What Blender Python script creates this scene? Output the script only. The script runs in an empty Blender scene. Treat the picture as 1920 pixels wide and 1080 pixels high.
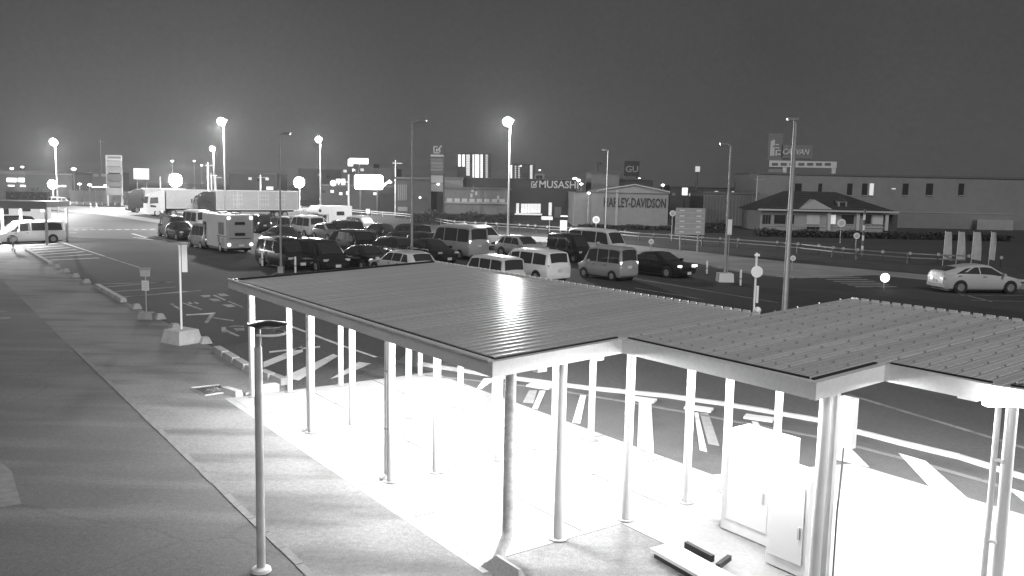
import bpy, math, random
from mathutils import Vector, Matrix
random.seed(7)
SC = bpy.context.scene
COL = SC.collection

# ---------------------------------------------------------------- camera
CAM_H, FPX, PITCH, ROLL = 5.0, 1600.0, 0.1175, 0.0203
_cp, _sp, _c, _s = math.cos(PITCH), math.sin(PITCH), math.cos(ROLL), math.sin(ROLL)
FW = Vector((0, _cp, -_sp)); _up = Vector((0, _sp, _cp)); _r = Vector((1, 0, 0))
RT = _r * _c + _up * _s; UP = _up * _c - _r * _s
cd = bpy.data.cameras.new('camera'); cam = bpy.data.objects.new('camera', cd); COL.objects.link(cam)
cd.sensor_width = 36.0; cd.lens = FPX / 1920 * 36.0; cd.clip_end = 3000; cd.clip_start = 0.1
cam.matrix_world = Matrix(((RT.x, UP.x, -FW.x, 0), (RT.y, UP.y, -FW.y, 0), (RT.z, UP.z, -FW.z, CAM_H), (0, 0, 0, 1)))
SC.camera = cam
# ---------------------------------------------------------------- night sky
wd = bpy.data.worlds.new('World'); SC.world = wd; wd.use_nodes = True
nt = wd.node_tree; nt.nodes.clear()
wo = nt.nodes.new('ShaderNodeOutputWorld'); bg = nt.nodes.new('ShaderNodeBackground')
tc = nt.nodes.new('ShaderNodeTexCoord'); sx = nt.nodes.new('ShaderNodeSeparateXYZ')
rmp = nt.nodes.new('ShaderNodeValToRGB')
nz = nt.nodes.new('ShaderNodeTexNoise'); nz.inputs['Scale'].default_value = 190; nz.inputs['Detail'].default_value = 5
nz2 = nt.nodes.new('ShaderNodeTexNoise'); nz2.inputs['Scale'].default_value = 3.0; nz2.inputs['Detail'].default_value = 3
m1 = nt.nodes.new('ShaderNodeMapRange'); m2 = nt.nodes.new('ShaderNodeMapRange')
mul = nt.nodes.new('ShaderNodeMath'); mul.operation = 'MULTIPLY'
mul2 = nt.nodes.new('ShaderNodeMath'); mul2.operation = 'MULTIPLY'
nt.links.new(tc.outputs['Generated'], sx.inputs[0]); nt.links.new(sx.outputs['Z'], rmp.inputs[0])
e = rmp.color_ramp.elements
e[0].position = 0.0; e[0].color = (.075, .075, .075, 1)
e[1].position = 0.30; e[1].color = (.054, .054, .054, 1)
x = e.new(0.06); x.color = (.074, .074, .074, 1)
x = e.new(0.15); x.color = (.064, .064, .064, 1)
for n_, m_, lo, hi in ((nz, m1, .92, 1.08), (nz2, m2, .86, 1.14)):
    nt.links.new(tc.outputs['Generated'], n_.inputs['Vector'])
    nt.links.new(n_.outputs['Fac'], m_.inputs['Value'])
    m_.inputs['From Min'].default_value = .25; m_.inputs['From Max'].default_value = .75
    m_.inputs['To Min'].default_value = lo; m_.inputs['To Max'].default_value = hi
nt.links.new(m1.outputs[0], mul.inputs[0]); nt.links.new(m2.outputs[0], mul.inputs[1])
nt.links.new(mul.outputs[0], mul2.inputs[0]); nt.links.new(rmp.outputs[0], mul2.inputs[1])
nt.links.new(mul2.outputs[0], bg.inputs['Color']); bg.inputs['Strength'].default_value = 1.0
nt.links.new(bg.outputs[0], wo.inputs['Surface'])
# ---------------------------------------------------------------- the glow of the town, one weak broad source
YAW = -0.9456
A = Vector((math.cos(YAW), math.sin(YAW), 0)); B = Vector((-math.sin(YAW), math.cos(YAW), 0))
ORG = Vector((-6.249, 20.32, 0)) * (5 / 5.2)
sd = bpy.data.lights.new('sun', 'SUN'); sd.energy = 1.4; sd.angle = math.radians(25)
so = bpy.data.objects.new('sun', sd); COL.objects.link(so)
_d = (A * 1.0 - B * 0.42 + Vector((0, 0, 1.0))).normalized()
so.rotation_euler = _d.to_track_quat('Z', 'Y').to_euler()
SC.view_settings.view_transform = 'Standard'; SC.view_settings.look = 'None'
SC.view_settings.exposure = 0.0; SC.view_settings.gamma = 1.0
SC.cycles.use_denoising = True
try: SC.cycles.denoiser = 'OPENIMAGEDENOISE'
except Exception: pass
SC.cycles.max_bounces = 4; SC.cycles.diffuse_bounces = 2; SC.cycles.glossy_bounces = 2
SC.cycles.transmission_bounces = 2; SC.cycles.sample_clamp_indirect = 6.0
SC.cycles.caustics_reflective = False; SC.cycles.caustics_refractive = False

# ---------------------------------------------------------------- survey helpers: photograph pixel -> place on the ground
def ray(x, y): return FW + RT * ((x - 960) / FPX) - UP * ((y - 540) / FPX)
def G(x, y, z=0.0):
    d = ray(x, y); t = (z - CAM_H) / d.z
    return Vector((0, 0, CAM_H)) + d * t
def AT(x, y, dist):
    """a point dist metres ahead of the camera that the photo shows at pixel x, y"""
    d = ray(x, y); return Vector((0, 0, CAM_H)) + d * (dist / d.y)
def AB(a, b, z=0.0): return ORG + A * a + B * b + Vector((0, 0, z))

# ---------------------------------------------------------------- materials (all grey: the picture is monochrome)
MATS = {}
def M(name, v, rough=.6, metal=0., noise=None, bump=None, spec=.5, stains=None, coat=0., cracks=None, vary=0.):
    if name in MATS: return MATS[name]
    m = bpy.data.materials.new(name); m.use_nodes = True; t = m.node_tree
    p = t.nodes['Principled BSDF']
    p.inputs['Roughness'].default_value = rough; p.inputs['Metallic'].default_value = metal
    p.inputs['Base Color'].default_value = (v, v, v, 1); p.inputs['Specular IOR Level'].default_value = spec
    if coat: p.inputs['Coat Weight'].default_value = coat; p.inputs['Coat Roughness'].default_value = .06
    if noise or bump or stains:
        co = t.nodes.new('ShaderNodeTexCoord')
    if noise:
        val = None
        for sc, amt in noise:
            n = t.nodes.new('ShaderNodeTexNoise'); n.inputs['Scale'].default_value = sc; n.inputs['Detail'].default_value = 4
            t.links.new(co.outputs['Object'], n.inputs['Vector'])
            r = t.nodes.new('ShaderNodeMapRange'); r.inputs['From Min'].default_value = .3; r.inputs['From Max'].default_value = .7
            r.inputs['To Min'].default_value = 1 - amt; r.inputs['To Max'].default_value = 1 + amt
            t.links.new(n.outputs['Fac'], r.inputs['Value'])
            if val is None: val = r.outputs[0]
            else:
                k = t.nodes.new('ShaderNodeMath'); k.operation = 'MULTIPLY'
                t.links.new(val, k.inputs[0]); t.links.new(r.outputs[0], k.inputs[1]); val = k.outputs[0]
        k = t.nodes.new('ShaderNodeMath'); k.operation = 'MULTIPLY'; k.inputs[1].default_value = v
        t.links.new(val, k.inputs[0]); val = k.outputs[0]
        if stains:   # broad damp or worn patches with a shape of their own
            sc, lo, to, stretch, rot = stains
            mp = t.nodes.new('ShaderNodeMapping'); mp.inputs['Scale'].default_value = stretch
            mp.inputs['Rotation'].default_value = (0, 0, rot)
            n = t.nodes.new('ShaderNodeTexNoise'); n.inputs['Scale'].default_value = sc; n.inputs['Detail'].default_value = 6
            t.links.new(co.outputs['Object'], mp.inputs[0]); t.links.new(mp.outputs[0], n.inputs['Vector'])
            r = t.nodes.new('ShaderNodeMapRange'); r.inputs['From Min'].default_value = lo; r.inputs['From Max'].default_value = lo + .16
            r.inputs['To Min'].default_value = 1; r.inputs['To Max'].default_value = to
            t.links.new(n.outputs['Fac'], r.inputs['Value'])
            k2 = t.nodes.new('ShaderNodeMath'); k2.operation = 'MULTIPLY'
            t.links.new(val, k2.inputs[0]); t.links.new(r.outputs[0], k2.inputs[1]); val = k2.outputs[0]
        if cracks:   # thin wandering cracks
            sc, wid, to = cracks
            wn = t.nodes.new('ShaderNodeTexNoise'); wn.inputs['Scale'].default_value = sc * 5; wn.inputs['Detail'].default_value = 4
            t.links.new(co.outputs['Object'], wn.inputs['Vector'])
            ad = t.nodes.new('ShaderNodeMix'); ad.data_type = 'RGBA'; ad.blend_type = 'LINEAR_LIGHT'; ad.inputs['Factor'].default_value = .35
            t.links.new(co.outputs['Object'], ad.inputs['A']); t.links.new(wn.outputs['Color'], ad.inputs['B'])
            vo = t.nodes.new('ShaderNodeTexVoronoi'); vo.feature = 'DISTANCE_TO_EDGE'; vo.inputs['Scale'].default_value = sc
            t.links.new(ad.outputs['Result'], vo.inputs['Vector'])
            r = t.nodes.new('ShaderNodeMapRange'); r.inputs['From Min'].default_value = 0; r.inputs['From Max'].default_value = wid
            r.inputs['To Min'].default_value = to; r.inputs['To Max'].default_value = 1
            t.links.new(vo.outputs['Distance'], r.inputs['Value'])
            k3 = t.nodes.new('ShaderNodeMath'); k3.operation = 'MULTIPLY'
            t.links.new(val, k3.inputs[0]); t.links.new(r.outputs[0], k3.inputs[1]); val = k3.outputs[0]
        if vary:     # each piece a little different
            oi = t.nodes.new('ShaderNodeObjectInfo'); r = t.nodes.new('ShaderNodeMapRange')
            r.inputs['To Min'].default_value = 1 - vary; r.inputs['To Max'].default_value = 1 + vary
            t.links.new(oi.outputs['Random'], r.inputs['Value'])
            k4 = t.nodes.new('ShaderNodeMath'); k4.operation = 'MULTIPLY'
            t.links.new(val, k4.inputs[0]); t.links.new(r.outputs[0], k4.inputs[1]); val = k4.outputs[0]
        t.links.new(val, p.inputs['Base Color'])
    if bump:
        sc, dist = bump
        n = t.nodes.new('ShaderNodeTexNoise'); n.inputs['Scale'].default_value = sc; n.inputs['Detail'].default_value = 3
        t.links.new(co.outputs['Object'], n.inputs['Vector'])
        b = t.nodes.new('ShaderNodeBump'); b.inputs['Strength'].default_value = .5; b.inputs['Distance'].default_value = dist
        t.links.new(n.outputs['Fac'], b.inputs['Height']); t.links.new(b.outputs[0], p.inputs['Normal'])
    MATS[name] = m; return m
def EM(name, s, v=1.0):
    if name in MATS: return MATS[name]
    m = bpy.data.materials.new(name); m.use_nodes = True; p = m.node_tree.nodes['Principled BSDF']
    p.inputs['Base Color'].default_value = (.8, .8, .8, 1)
    p.inputs['Emission Color'].default_value = (v, v, v, 1); p.inputs['Emission Strength'].default_value = s
    MATS[name] = m; return m
def GLASS(name='glass', v=.02):
    return M(name, v, .06, 0, spec=.8)

# ---------------------------------------------------------------- mesh helpers
class MB:
    def __init__(s): s.v = []; s.f = []; s.mi = []; s.cur = 0
    def add(s, vs, fs):
        o = len(s.v); s.v += [tuple(p) for p in vs]
        for f in fs: s.f.append(tuple(i + o for i in f)); s.mi.append(s.cur)
        return s
    def box(s, c, d, rz=0.0, taper=1.0):
        cx, cy, cz = c; hx, hy, hz = d[0] / 2, d[1] / 2, d[2] / 2
        cs, sn = math.cos(rz), math.sin(rz); vs = []
        for z, k in ((-hz, 1.0), (hz, taper)):
            for x, y in ((-hx, -hy), (hx, -hy), (hx, hy), (-hx, hy)):
                x *= k; y *= k; vs.append((cx + x * cs - y * sn, cy + x * sn + y * cs, cz + z))
        return s.add(vs, [(3, 2, 1, 0), (4, 5, 6, 7), (0, 1, 5, 4), (1, 2, 6, 5), (2, 3, 7, 6), (3, 0, 4, 7)])
    def obox(s, o, ex, ey, ez):
        """box from a corner and three edge vectors"""
        o, ex, ey, ez = Vector(o), Vector(ex), Vector(ey), Vector(ez)
        vs = [o, o + ex, o + ex + ey, o + ey, o + ez, o + ex + ez, o + ex + ey + ez, o + ey + ez]
        return s.add(vs, [(3, 2, 1, 0), (4, 5, 6, 7), (0, 1, 5, 4), (1, 2, 6, 5), (2, 3, 7, 6), (3, 0, 4, 7)])
    def tube(s, pts, r, n=10, cap=True):
        pts = [Vector(p) for p in pts]; rs = r if isinstance(r, (list, tuple)) else [r] * len(pts)
        o = len(s.v); ref = None
        for i, p in enumerate(pts):
            t = (pts[min(i + 1, len(pts) - 1)] - pts[max(i - 1, 0)]).normalized()
            if ref is None: ref = Vector((1, 0, 0)) if abs(t.x) < .9 else Vector((0, 1, 0))
            u = (ref - t * ref.dot(t)).normalized(); w = t.cross(u); ref = u
            for k in range(n):
                a = 2 * math.pi * k / n; s.v.append(tuple(p + (u * math.cos(a) + w * math.sin(a)) * rs[i]))
        for i in range(len(pts) - 1):
            for k in range(n):
                s.f.append((o + i * n + k, o + i * n + (k + 1) % n, o + (i + 1) * n + (k + 1) % n, o + (i + 1) * n + k)); s.mi.append(s.cur)
        if cap:
            s.f.append(tuple(o + k for k in reversed(range(n)))); s.mi.append(s.cur)
            s.f.append(tuple(o + (len(pts) - 1) * n + k for k in range(n))); s.mi.append(s.cur)
        return s
    def lathe(s, c, prof, n=20):
        """prof: (radius, z) pairs turned about a vertical axis at c"""
        return s.tube([(c[0], c[1], c[2] + z) for _, z in prof], [max(r, 1e-4) for r, _ in prof], n) if False else s._lathe(c, prof, n)
    def _lathe(s, c, prof, n):
        o = len(s.v)
        for r, z in prof:
            for k in range(n):
                a = 2 * math.pi * k / n; s.v.append((c[0] + r * math.cos(a), c[1] + r * math.sin(a), c[2] + z))
        for i in range(len(prof) - 1):
            for k in range(n):
                s.f.append((o + i * n + k, o + i * n + (k + 1) % n, o + (i + 1) * n + (k + 1) % n, o + (i + 1) * n + k)); s.mi.append(s.cur)
        s.f.append(tuple(o + k for k in reversed(range(n)))); s.mi.append(s.cur)
        s.f.append(tuple(o + (len(prof) - 1) * n + k for k in range(n))); s.mi.append(s.cur)
        return s
    def prism(s, poly, z0, z1):
        n = len(poly); vs = [(p[0], p[1], z0) for p in poly] + [(p[0], p[1], z1) for p in poly]
        fs = [tuple(reversed(range(n))), tuple(range(n, 2 * n))] + [(i, (i + 1) % n, n + (i + 1) % n, n + i) for i in range(n)]
        return s.add(vs, fs)
    def slab(s, quad, n, d):
        """a quad (points in order) given thickness d along n"""
        n = Vector(n).normalized() * d; q = [Vector(p) for p in quad]; k = len(q)
        vs = q + [p + n for p in q]
        return s.add(vs, [tuple(reversed(range(k))), tuple(range(k, 2 * k))] + [(i, (i + 1) % k, k + (i + 1) % k, k + i) for i in range(k)])
    def mesh(s, name, mats):
        me = bpy.data.meshes.new(name); me.from_pydata(s.v, [], s.f)
        for m in (mats if isinstance(mats, (list, tuple)) else [mats]): me.materials.append(m)
        if any(s.mi): me.polygons.foreach_set('material_index', s.mi)
        import bmesh
        bm = bmesh.new(); bm.from_mesh(me); bmesh.ops.recalc_face_normals(bm, faces=bm.faces); bm.to_mesh(me); bm.free()
        return me
    def build(s, name, mats, parent=None, smooth=None, loc=None, rz=0.0):
        me = s.mesh(name, mats)
        if smooth:
            for p in me.polygons: p.use_smooth = True
            me.set_sharp_from_angle(angle=math.radians(smooth))
        return link(name, me, parent, loc, rz)
def link(name, me, parent=None, loc=None, rz=0.0):
    o = bpy.data.objects.new(name, me); COL.objects.link(o)
    if parent is not None: o.parent = parent
    if loc is not None: o.location = loc
    if rz: o.rotation_euler = (0, 0, rz)
    return o
def thing(name, label, cat, loc=(0, 0, 0), rz=0.0, group=None):
    o = link(name, None, None, loc, rz); return tag(o, label, cat, group)
def tag(o, label, cat, group=None):
    o['label'] = label; o['category'] = cat
    if group: o['group'] = group
    return o
def struct(o): o['kind'] = 'structure'; return o
def copy_tree(o, parent=None):
    c = o.copy(); COL.objects.link(c); c.parent = parent
    for ch in list(o.children): copy_tree(ch, c)
    return c
def sheet(name, pts, z, mat, parent=None):
    mb = MB(); mb.add([(p[0], p[1], z) for p in pts], [tuple(range(len(pts)))])
    me = mb.mesh(name, mat)
    for p in me.polygons:
        if p.normal.z < 0: me.flip_normals(); break
    return link(name, me, parent)
def gp(pts, z=0.0): return [G(x, y, z) for x, y in pts]
_FONTS = {}
def lettering(text, width, height, mat, parent, origin, right, up, depth=.04, name='lettering', shear=0.0):
    """letters as a mesh, fitted to width x height, lower left corner at origin"""
    key = text
    if key not in _FONTS:
        cu = bpy.data.curves.new(name, 'FONT'); cu.body = text; cu.extrude = .05; cu.offset = .012; cu.resolution_u = 2
        ob = bpy.data.objects.new('tmp', cu); COL.objects.link(ob)
        dg = bpy.context.evaluated_depsgraph_get(); me = bpy.data.meshes.new_from_object(ob.evaluated_get(dg))
        bpy.data.objects.remove(ob); bpy.data.curves.remove(cu); _FONTS[key] = me
    me = _FONTS[key].copy(); me.name = name
    xs = [v.co.x for v in me.vertices]; ys = [v.co.y for v in me.vertices]
    x0, x1, y0, y1 = min(xs), max(xs), min(ys), max(ys)
    right = Vector(right).normalized(); up = Vector(up).normalized(); nrm = right.cross(up)
    for v in me.vertices:
        u = (v.co.x - x0) / (x1 - x0); w = (v.co.y - y0) / (y1 - y0)
        v.co = Vector(origin) + right * (u * width + shear * w * height) + up * (w * height) + nrm * (depth if v.co.z > 0 else 0.0)
    me.materials.clear(); me.materials.append(mat)
    return link(name, me, parent)
def lamp(name, parent, loc, power, radius=.25, spot=None, down=True, direction=None):
    l = bpy.data.lights.new(name, 'SPOT' if spot else 'POINT'); l.energy = power; l.shadow_soft_size = radius
    if spot: l.spot_size = math.radians(spot); l.spot_blend = .6
    o = bpy.data.objects.new(name, l); COL.objects.link(o); o.location = loc
    if parent is not None: o.parent = parent
    if direction is not None: o.rotation_euler = (-Vector(direction)).to_track_quat('Z', 'Y').to_euler()
    return o

# shared materials
asphalt = M('asphalt', .062, .85, 0, ((.25, .12), (4., .16), (14., .35)), (70, .006), spec=.22, stains=(.16, .52, .82, (1, 1, 1), 0))
asphalt_new = M('asphalt_lot', .05, .85, 0, ((.3, .10), (6., .15), (28., .45)), (60, .006), spec=.22, stains=(.22, .55, .8, (1, 1, 1), 0))
path_dark = M('asphalt_path', .095, .78, 0, ((.5, .12), (14., .16), (45., .25), (110., .38)), (80, .008), stains=(.55, .48, 1.35, (.35, 2.4, 1), .25), cracks=(.13, .006, .82))
walk_conc = M('walk_concrete', .20, .8, 0, ((.7, .10), (12., .14), (45., .2), (110., .32)), (60, .008), stains=(.6, .48, .55, (.45, 1.8, 1), .2), cracks=(.2, .006, .85))
slab_conc = M('slab_concrete', .32, .7, 0, ((.9, .08), (15., .08)), (60, .004), stains=(.4, .60, .8, (1, 1, 1), 0))
tile_conc = M('outer_concrete', .085, .8, 0, ((.8, .14), (16., .12), (60., .12)), (60, .005), stains=(.8, .52, .65, (1, 1, 1), 0))
kerb_conc = M('kerb_concrete', .40, .8, 0, ((2., .14), (30., .14)), (50, .006))
white_paint = M('road_paint', .62, .7, 0, ((3., .12), (40., .18)), stains=(1.3, .50, .55, (1, 1, 1), 0))
worn_paint = M('worn_road_paint', .26, .75, 0, ((3., .2), (25., .25)), stains=(1.1, .46, .45, (1, 1, 1), 0))
steel = M('galvanised_steel', .45, .42, .5, ((6., .1),))
dark_steel = M('dark_steel', .09, .4, .6, ((8., .1),))
white_steel = M('white_coated_steel', .88, .38, 0, ((5., .06),))
white_pl = M('white_panel', .88, .5, 0, ((6., .05),))
black = M('black_plastic', .02, .5)
rubber = M('rubber', .025, .8)

# ================================================================ ground and paving
mb = MB(); mb.add([(-760, -60, 0), (760, -60, 0), (760, 1400, 0), (-760, 1400, 0)], [(0, 1, 2, 3)])
ground = struct(mb.build('ground', asphalt))
def abp(pts): return [AB(a, b) for a, b in pts]
path = struct(sheet('path', abp([(-90, -40), (-90, -2.55), (24, -2.55), (24, -40)]), .003, path_dark))
sidewalk = struct(sheet('sidewalk', abp([(-90, -2.551), (-90, .25), (-62, .42), (-47, .55), (-25, .82), (-13, .98), (-.16, 1.02), (-.16, -.45), (10.36, -.45), (10.36, 2.05), (20, 2.05), (20, -2.551)]), .006, walk_conc))
# flush edging stones between path and sidewalk
edg = MB(); edg.box((0, 0, 0), (.60, .11, .02)); edge_me = edg.mesh('edging_stone', M('edging_concrete', .20, .8, 0, ((3., .2), (30., .15))))
for i in range(38):
    a = -8 + i * .62
    o = link('edging_stone', edge_me, sidewalk, AB(a, -2.49 + random.uniform(-.008, .008), .003), YAW)
# border stones in front of the slab
bd = MB(); bd.box((0, 0, 0), (.592, .165, .04)); bd_me = bd.mesh('border_stone', M('border_concrete', .34, .8, 0, ((3., .15), (30., .12))))
for i in range(18):
    link('border_stone', bd_me, sidewalk, AB(.1 + i * .6, -.534 + random.uniform(-.003, .003), -.0125 + random.uniform(0, .002)), YAW)
# slab of the bus stop
slab_poly = [(-.15, -.45), (10.35, -.45), (10.35, 2.06), (20, 2.06), (20, 7.7), (10.6, 7.7), (9.6, 4.95), (-.15, 4.95)]
mb = MB(); mb.prism(abp(slab_poly), -.05, .010); slab = struct(mb.build('shelter_slab', slab_conc))
jm = M('joint_dark', .03, .9)
for i in range(1, 6):
    mb = MB(); mb.obox(AB(i * 1.72 - .15, -.44, .006), A * .014, B * 5.38, (0, 0, .0065)); mb.build('slab_joint', jm, slab)
for b in (1.35, 3.15):
    mb = MB(); mb.obox(AB(-.14, b, .006), A * 10.4, B * .014, (0, 0, .0072)); mb.build('slab_joint', jm, slab)
# outer paving up to the curved kerb
kr = gp([(700, 667), (800, 688), (930, 708), (1100, 731), (1240, 745), (1350, 760), (1450, 777), (1540, 793), (1600, 812), (1700, 838), (1800, 862), (1920, 900), (2100, 960), (2400, 1060)])
outer = struct(sheet('outer_pavement', kr + abp([(20, 7.71), (10.59, 7.71), (9.59, 4.96), (-.16, 4.96)]), .010, tile_conc))
def along(poly, step):
    """points and headings every step metres along a polyline"""
    out = []; carry = 0.0
    for p, q in zip(poly, poly[1:]):
        d = (q - p); L = d.length; t = carry
        while t < L: out.append((p + d * (t / L), math.atan2(d.y, d.x))); t += step
        carry = t - L
    return out
ks = MB(); ks.box((0, 0, .05), (.592, .10, .10)); ks_me = ks.mesh('kerb_stone', M('kerb_white', .5, .7, 0, ((3., .15), (40., .15))))
for p, h in along(kr[1:], .6): link('kerb_stone', ks_me, outer, p + Vector((0, 0, random.uniform(-.006, .006))), h + random.uniform(-.012, .012))
gi = gp([(800, 705), (960, 722), (1040, 732), (1160, 752), (1280, 773), (1400, 795), (1520, 818), (1620, 842), (1720, 868), (1850, 905), (2000, 955)])
gs = MB(); gs.box((0, 0, 0), (.78, .13, .012)); gs_me = gs.mesh('gutter_stone', M('gutter_concrete', .18, .8, 0, ((3., .15), (30., .12))))
for p, h in along(gi, .8): link('gutter_stone', gs_me, outer, p + Vector((0, 0, .014)), h)
# light between the posts painted as pale strips, slab to kerb
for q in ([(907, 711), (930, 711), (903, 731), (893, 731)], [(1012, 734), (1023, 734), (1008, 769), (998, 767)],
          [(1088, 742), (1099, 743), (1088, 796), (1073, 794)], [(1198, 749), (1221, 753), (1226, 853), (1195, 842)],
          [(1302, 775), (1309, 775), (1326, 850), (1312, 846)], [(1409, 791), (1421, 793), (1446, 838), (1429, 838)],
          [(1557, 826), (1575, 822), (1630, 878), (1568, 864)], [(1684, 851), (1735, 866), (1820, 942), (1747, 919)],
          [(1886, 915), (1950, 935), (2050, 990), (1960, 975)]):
    sheet('light_strip', gp(q), .022, M('strip_lit', .70, .7, 0, ((4., .08), (40., .12)), stains=(1.5, .56, .6, (1, 1, 1), 0)), outer)
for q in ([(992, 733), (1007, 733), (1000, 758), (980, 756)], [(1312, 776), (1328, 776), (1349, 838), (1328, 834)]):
    sheet('light_strip', gp(q), .018, M('strip_lit_dim', .30, .75, 0, ((4., .1), (40., .12))), outer)
for q in ((1012, 727), (1205, 752), (1310, 769), (1423, 787)):
    p = G(*q); mb = MB(); mb.box((0, 0, .02), (.62, .30, .05)); mb.build('ramp_plate', M('ramp_paint', .66, .7, 0, ((4., .1),)), outer, loc=p + Vector((0, 0, .02)), rz=math.atan2(kr[6].y - kr[2].y, kr[6].x - kr[2].x))

# road paint, each mark a piece of the road surface
road = struct(sheet('road', gp([(200, 452), (700, 470), (1180, 520), (1700, 560), (2400, 640), (2400, 940), (1920, 898), (1600, 810), (1240, 744), (930, 707), (700, 666), (620, 612), (420, 650), (290, 598), (100, 497)]), .0035, asphalt_new))
lit_road = struct(sheet('lit_road', gp([(745, 678), (800, 688), (930, 708), (1100, 731), (1240, 745), (1350, 760), (1450, 777), (1540, 793), (1600, 812), (1700, 838), (1800, 862), (1920, 900), (2400, 1060), (2400, 780), (1920, 690), (1700, 640), (1400, 610), (1000, 610), (800, 630)]), .0055, M('spill_asphalt', .11, .85, 0, ((.3, .1), (8., .12), (50., .15)), (60, .005), spec=.2, stains=(.3, .5, .78, (1, 1, 1), 0))))  # shelter light on the road put into a paler asphalt colour
def mark(px, z=.008, m=white_paint, par=None): return sheet('painted_stripe', gp(px), z, m, par or road)
def line(p, q, w=.14, m=white_paint, z=.008):
    p, q = G(*p), G(*q); d = (q - p).normalized(); n = Vector((-d.y, d.x, 0)) * w / 2
    return sheet('painted_stripe', [p - n, q - n, q + n, p + n], z, m, road)
for (x0, y0, x1, y1) in ((150, 305, 370, 295), (175, 320, 430, 308), (200, 340, 470, 325), (230, 357, 520, 338), (260, 375, 570, 352), (290, 393, 630, 368), (330, 412, 690, 388), (380, 432, 745, 415)):
    line((x0 / 4, 380 + y0 / 4), (x1 / 4, 380 + y1 / 4), .42, M('hatch_paint', .40, .7, 0, ((3., .2), (30., .2))))
line((90, 446), (197, 481), .16, M('hatch_paint', .40)); line((199, 482), (262, 502), .14, worn_paint)
for (x0, y0, x1, y1) in ((425, 455, 1100, 437), (480, 483, 1025, 437), (570, 525, 1135, 482), (650, 575, 1235, 520), (700, 573, 1360, 515)):
    line((100 + x0 / 4.909, 440 + y0 / 4.909), (100 + x1 / 4.909, 440 + y1 / 4.909), .22, worn_paint)
def zp(pts): return [(300 + x / 7.715, 520 + y / 7.715) for x, y in pts]
for q, m in (([(135, 385), (185, 380), (330, 480), (300, 490)], worn_paint), ([(310, 372), (350, 370), (620, 465), (590, 475)], worn_paint),
             ([(390, 367), (440, 362), (480, 385), (430, 390)], worn_paint), ([(480, 363), (520, 360), (575, 380), (530, 388)], worn_paint),
             ([(380, 540), (380, 555), (725, 537), (810, 512)], white_paint), ([(725, 537), (810, 512), (690, 665), (640, 655)], worn_paint),
             ([(770, 580), (780, 595), (1060, 638), (1070, 622)], worn_paint), ([(890, 722), (955, 718), (955, 805), (890, 800)], worn_paint),
             ([(960, 757), (1160, 850), (1120, 858), (950, 790)], worn_paint), ([(975, 722), (1070, 697), (1220, 702), (1220, 722), (1080, 716)], worn_paint),
             ([(1060, 740), (1220, 735), (1220, 775), (1100, 780)], worn_paint),
             ([(570, 262), (730, 258), (720, 285), (640, 295)], worn_paint), ([(830, 240), (930, 236), (1010, 270), (880, 276)], worn_paint),
             ([(700, 312), (830, 312), (890, 345), (780, 350)], worn_paint), ([(760, 262), (800, 256), (960, 330), (930, 336)], worn_paint),
             ([(890, 397), (1030, 392), (1100, 425), (990, 435)], worn_paint), ([(975, 352), (1010, 348), (1210, 430), (1190, 440)], worn_paint)):
    mark(zp(q), m=m)
# hatch at the far end of the slab
for q in ([(494, 679), (566, 650), (568, 660), (494, 690)], [(530, 708), (625, 664), (634, 668), (560, 714)], [(619, 711), (672, 679), (696, 682), (640, 706)],
          [(500, 694), (545, 718), (538, 720), (494, 700)], [(505, 659), (600, 649), (600, 652), (505, 662)]): mark(q)
line((540, 610), (640, 648), .14); line((640, 648), (705, 670), .12)
# far crossing and stop lines
for i in range(12): line((105 + i * 16, 431.5 - i * .12), (115 + i * 16, 431.2 - i * .12), .5)
line((104, 437), (143, 436.5), .25); line((112, 428), (175, 427.5), .2)
line((248, 438), (275, 446), .3); line((250, 445), (312, 453), .3); line((270, 443), (365, 458), .25, worn_paint)
for i in range(7): line((1522 + i * 13.5, 517.5 + i * 3.4), (1600 + i * 13.5, 517.5 + i * 3.4), .24, M('hatch_paint', .40))
for p, q in (((1590, 740), (1862, 822)), ((1862, 822), (1990, 862)), ((1185, 522), (1460, 568)), ((1240, 505), (1300, 512)), ((1190, 540), (1320, 562)), ((1760, 541), (1860, 566)), ((1800, 554), (1935, 554)), ((1820, 563), (1935, 566))):
    line(p, q, .15, worn_paint)
for i in range(6): line((500 + i * 58, 520 - i * 1.5), (520 + i * 58, 511 - i * 1.5), .12, worn_paint)
mark([(-10, 583), (12, 583), (12, 586), (-10, 586)], m=worn_paint, par=path, z=.009); mark([(-10, 595), (19, 595), (19, 598), (-10, 599)], m=worn_paint, par=path, z=.009)
sheet('concrete_patch', gp([(-60, 855), (-5, 862), (22, 884), (40, 946), (-60, 962)]), .008, M('patch_concrete', .17, .8, 0, ((4., .2), (40., .2))), path)
# pale pavement between the car park and the main road
pave = struct(sheet('main_road_pavement', gp([(850, 436), (960, 441), (1060, 447), (1290, 470), (1500, 494), (1700, 512), (2100, 548), (2100, 560), (1640, 516), (1500, 522), (1420, 515), (1190, 478), (1040, 458), (930, 449)]), .006, M('pave_concrete', .26, .8, 0, ((.6, .15), (8., .12)), stains=(.3, .5, .7, (1, 1, 1), 0))))
kb = MB(); kb.box((0, 0, .06), (1.95, .18, .14)); kb_me = kb.mesh('kerb_stone', kerb_conc)
for p, h in along(gp([(930, 449), (1040, 458), (1190, 478), (1420, 515), (1500, 523)]), 2.0): link('kerb_stone', kb_me, pave, p, h)
verge = struct(sheet('verge', gp([(545, 392), (760, 401), (1000, 431), (1300, 452), (1700, 486), (2100, 520), (2100, 546), (1700, 510), (1290, 468), (960, 439), (545, 402)]), .005, M('verge_earth', .05, .9, 0, ((.8, .3), (10., .3)), (20, .03))))
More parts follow.
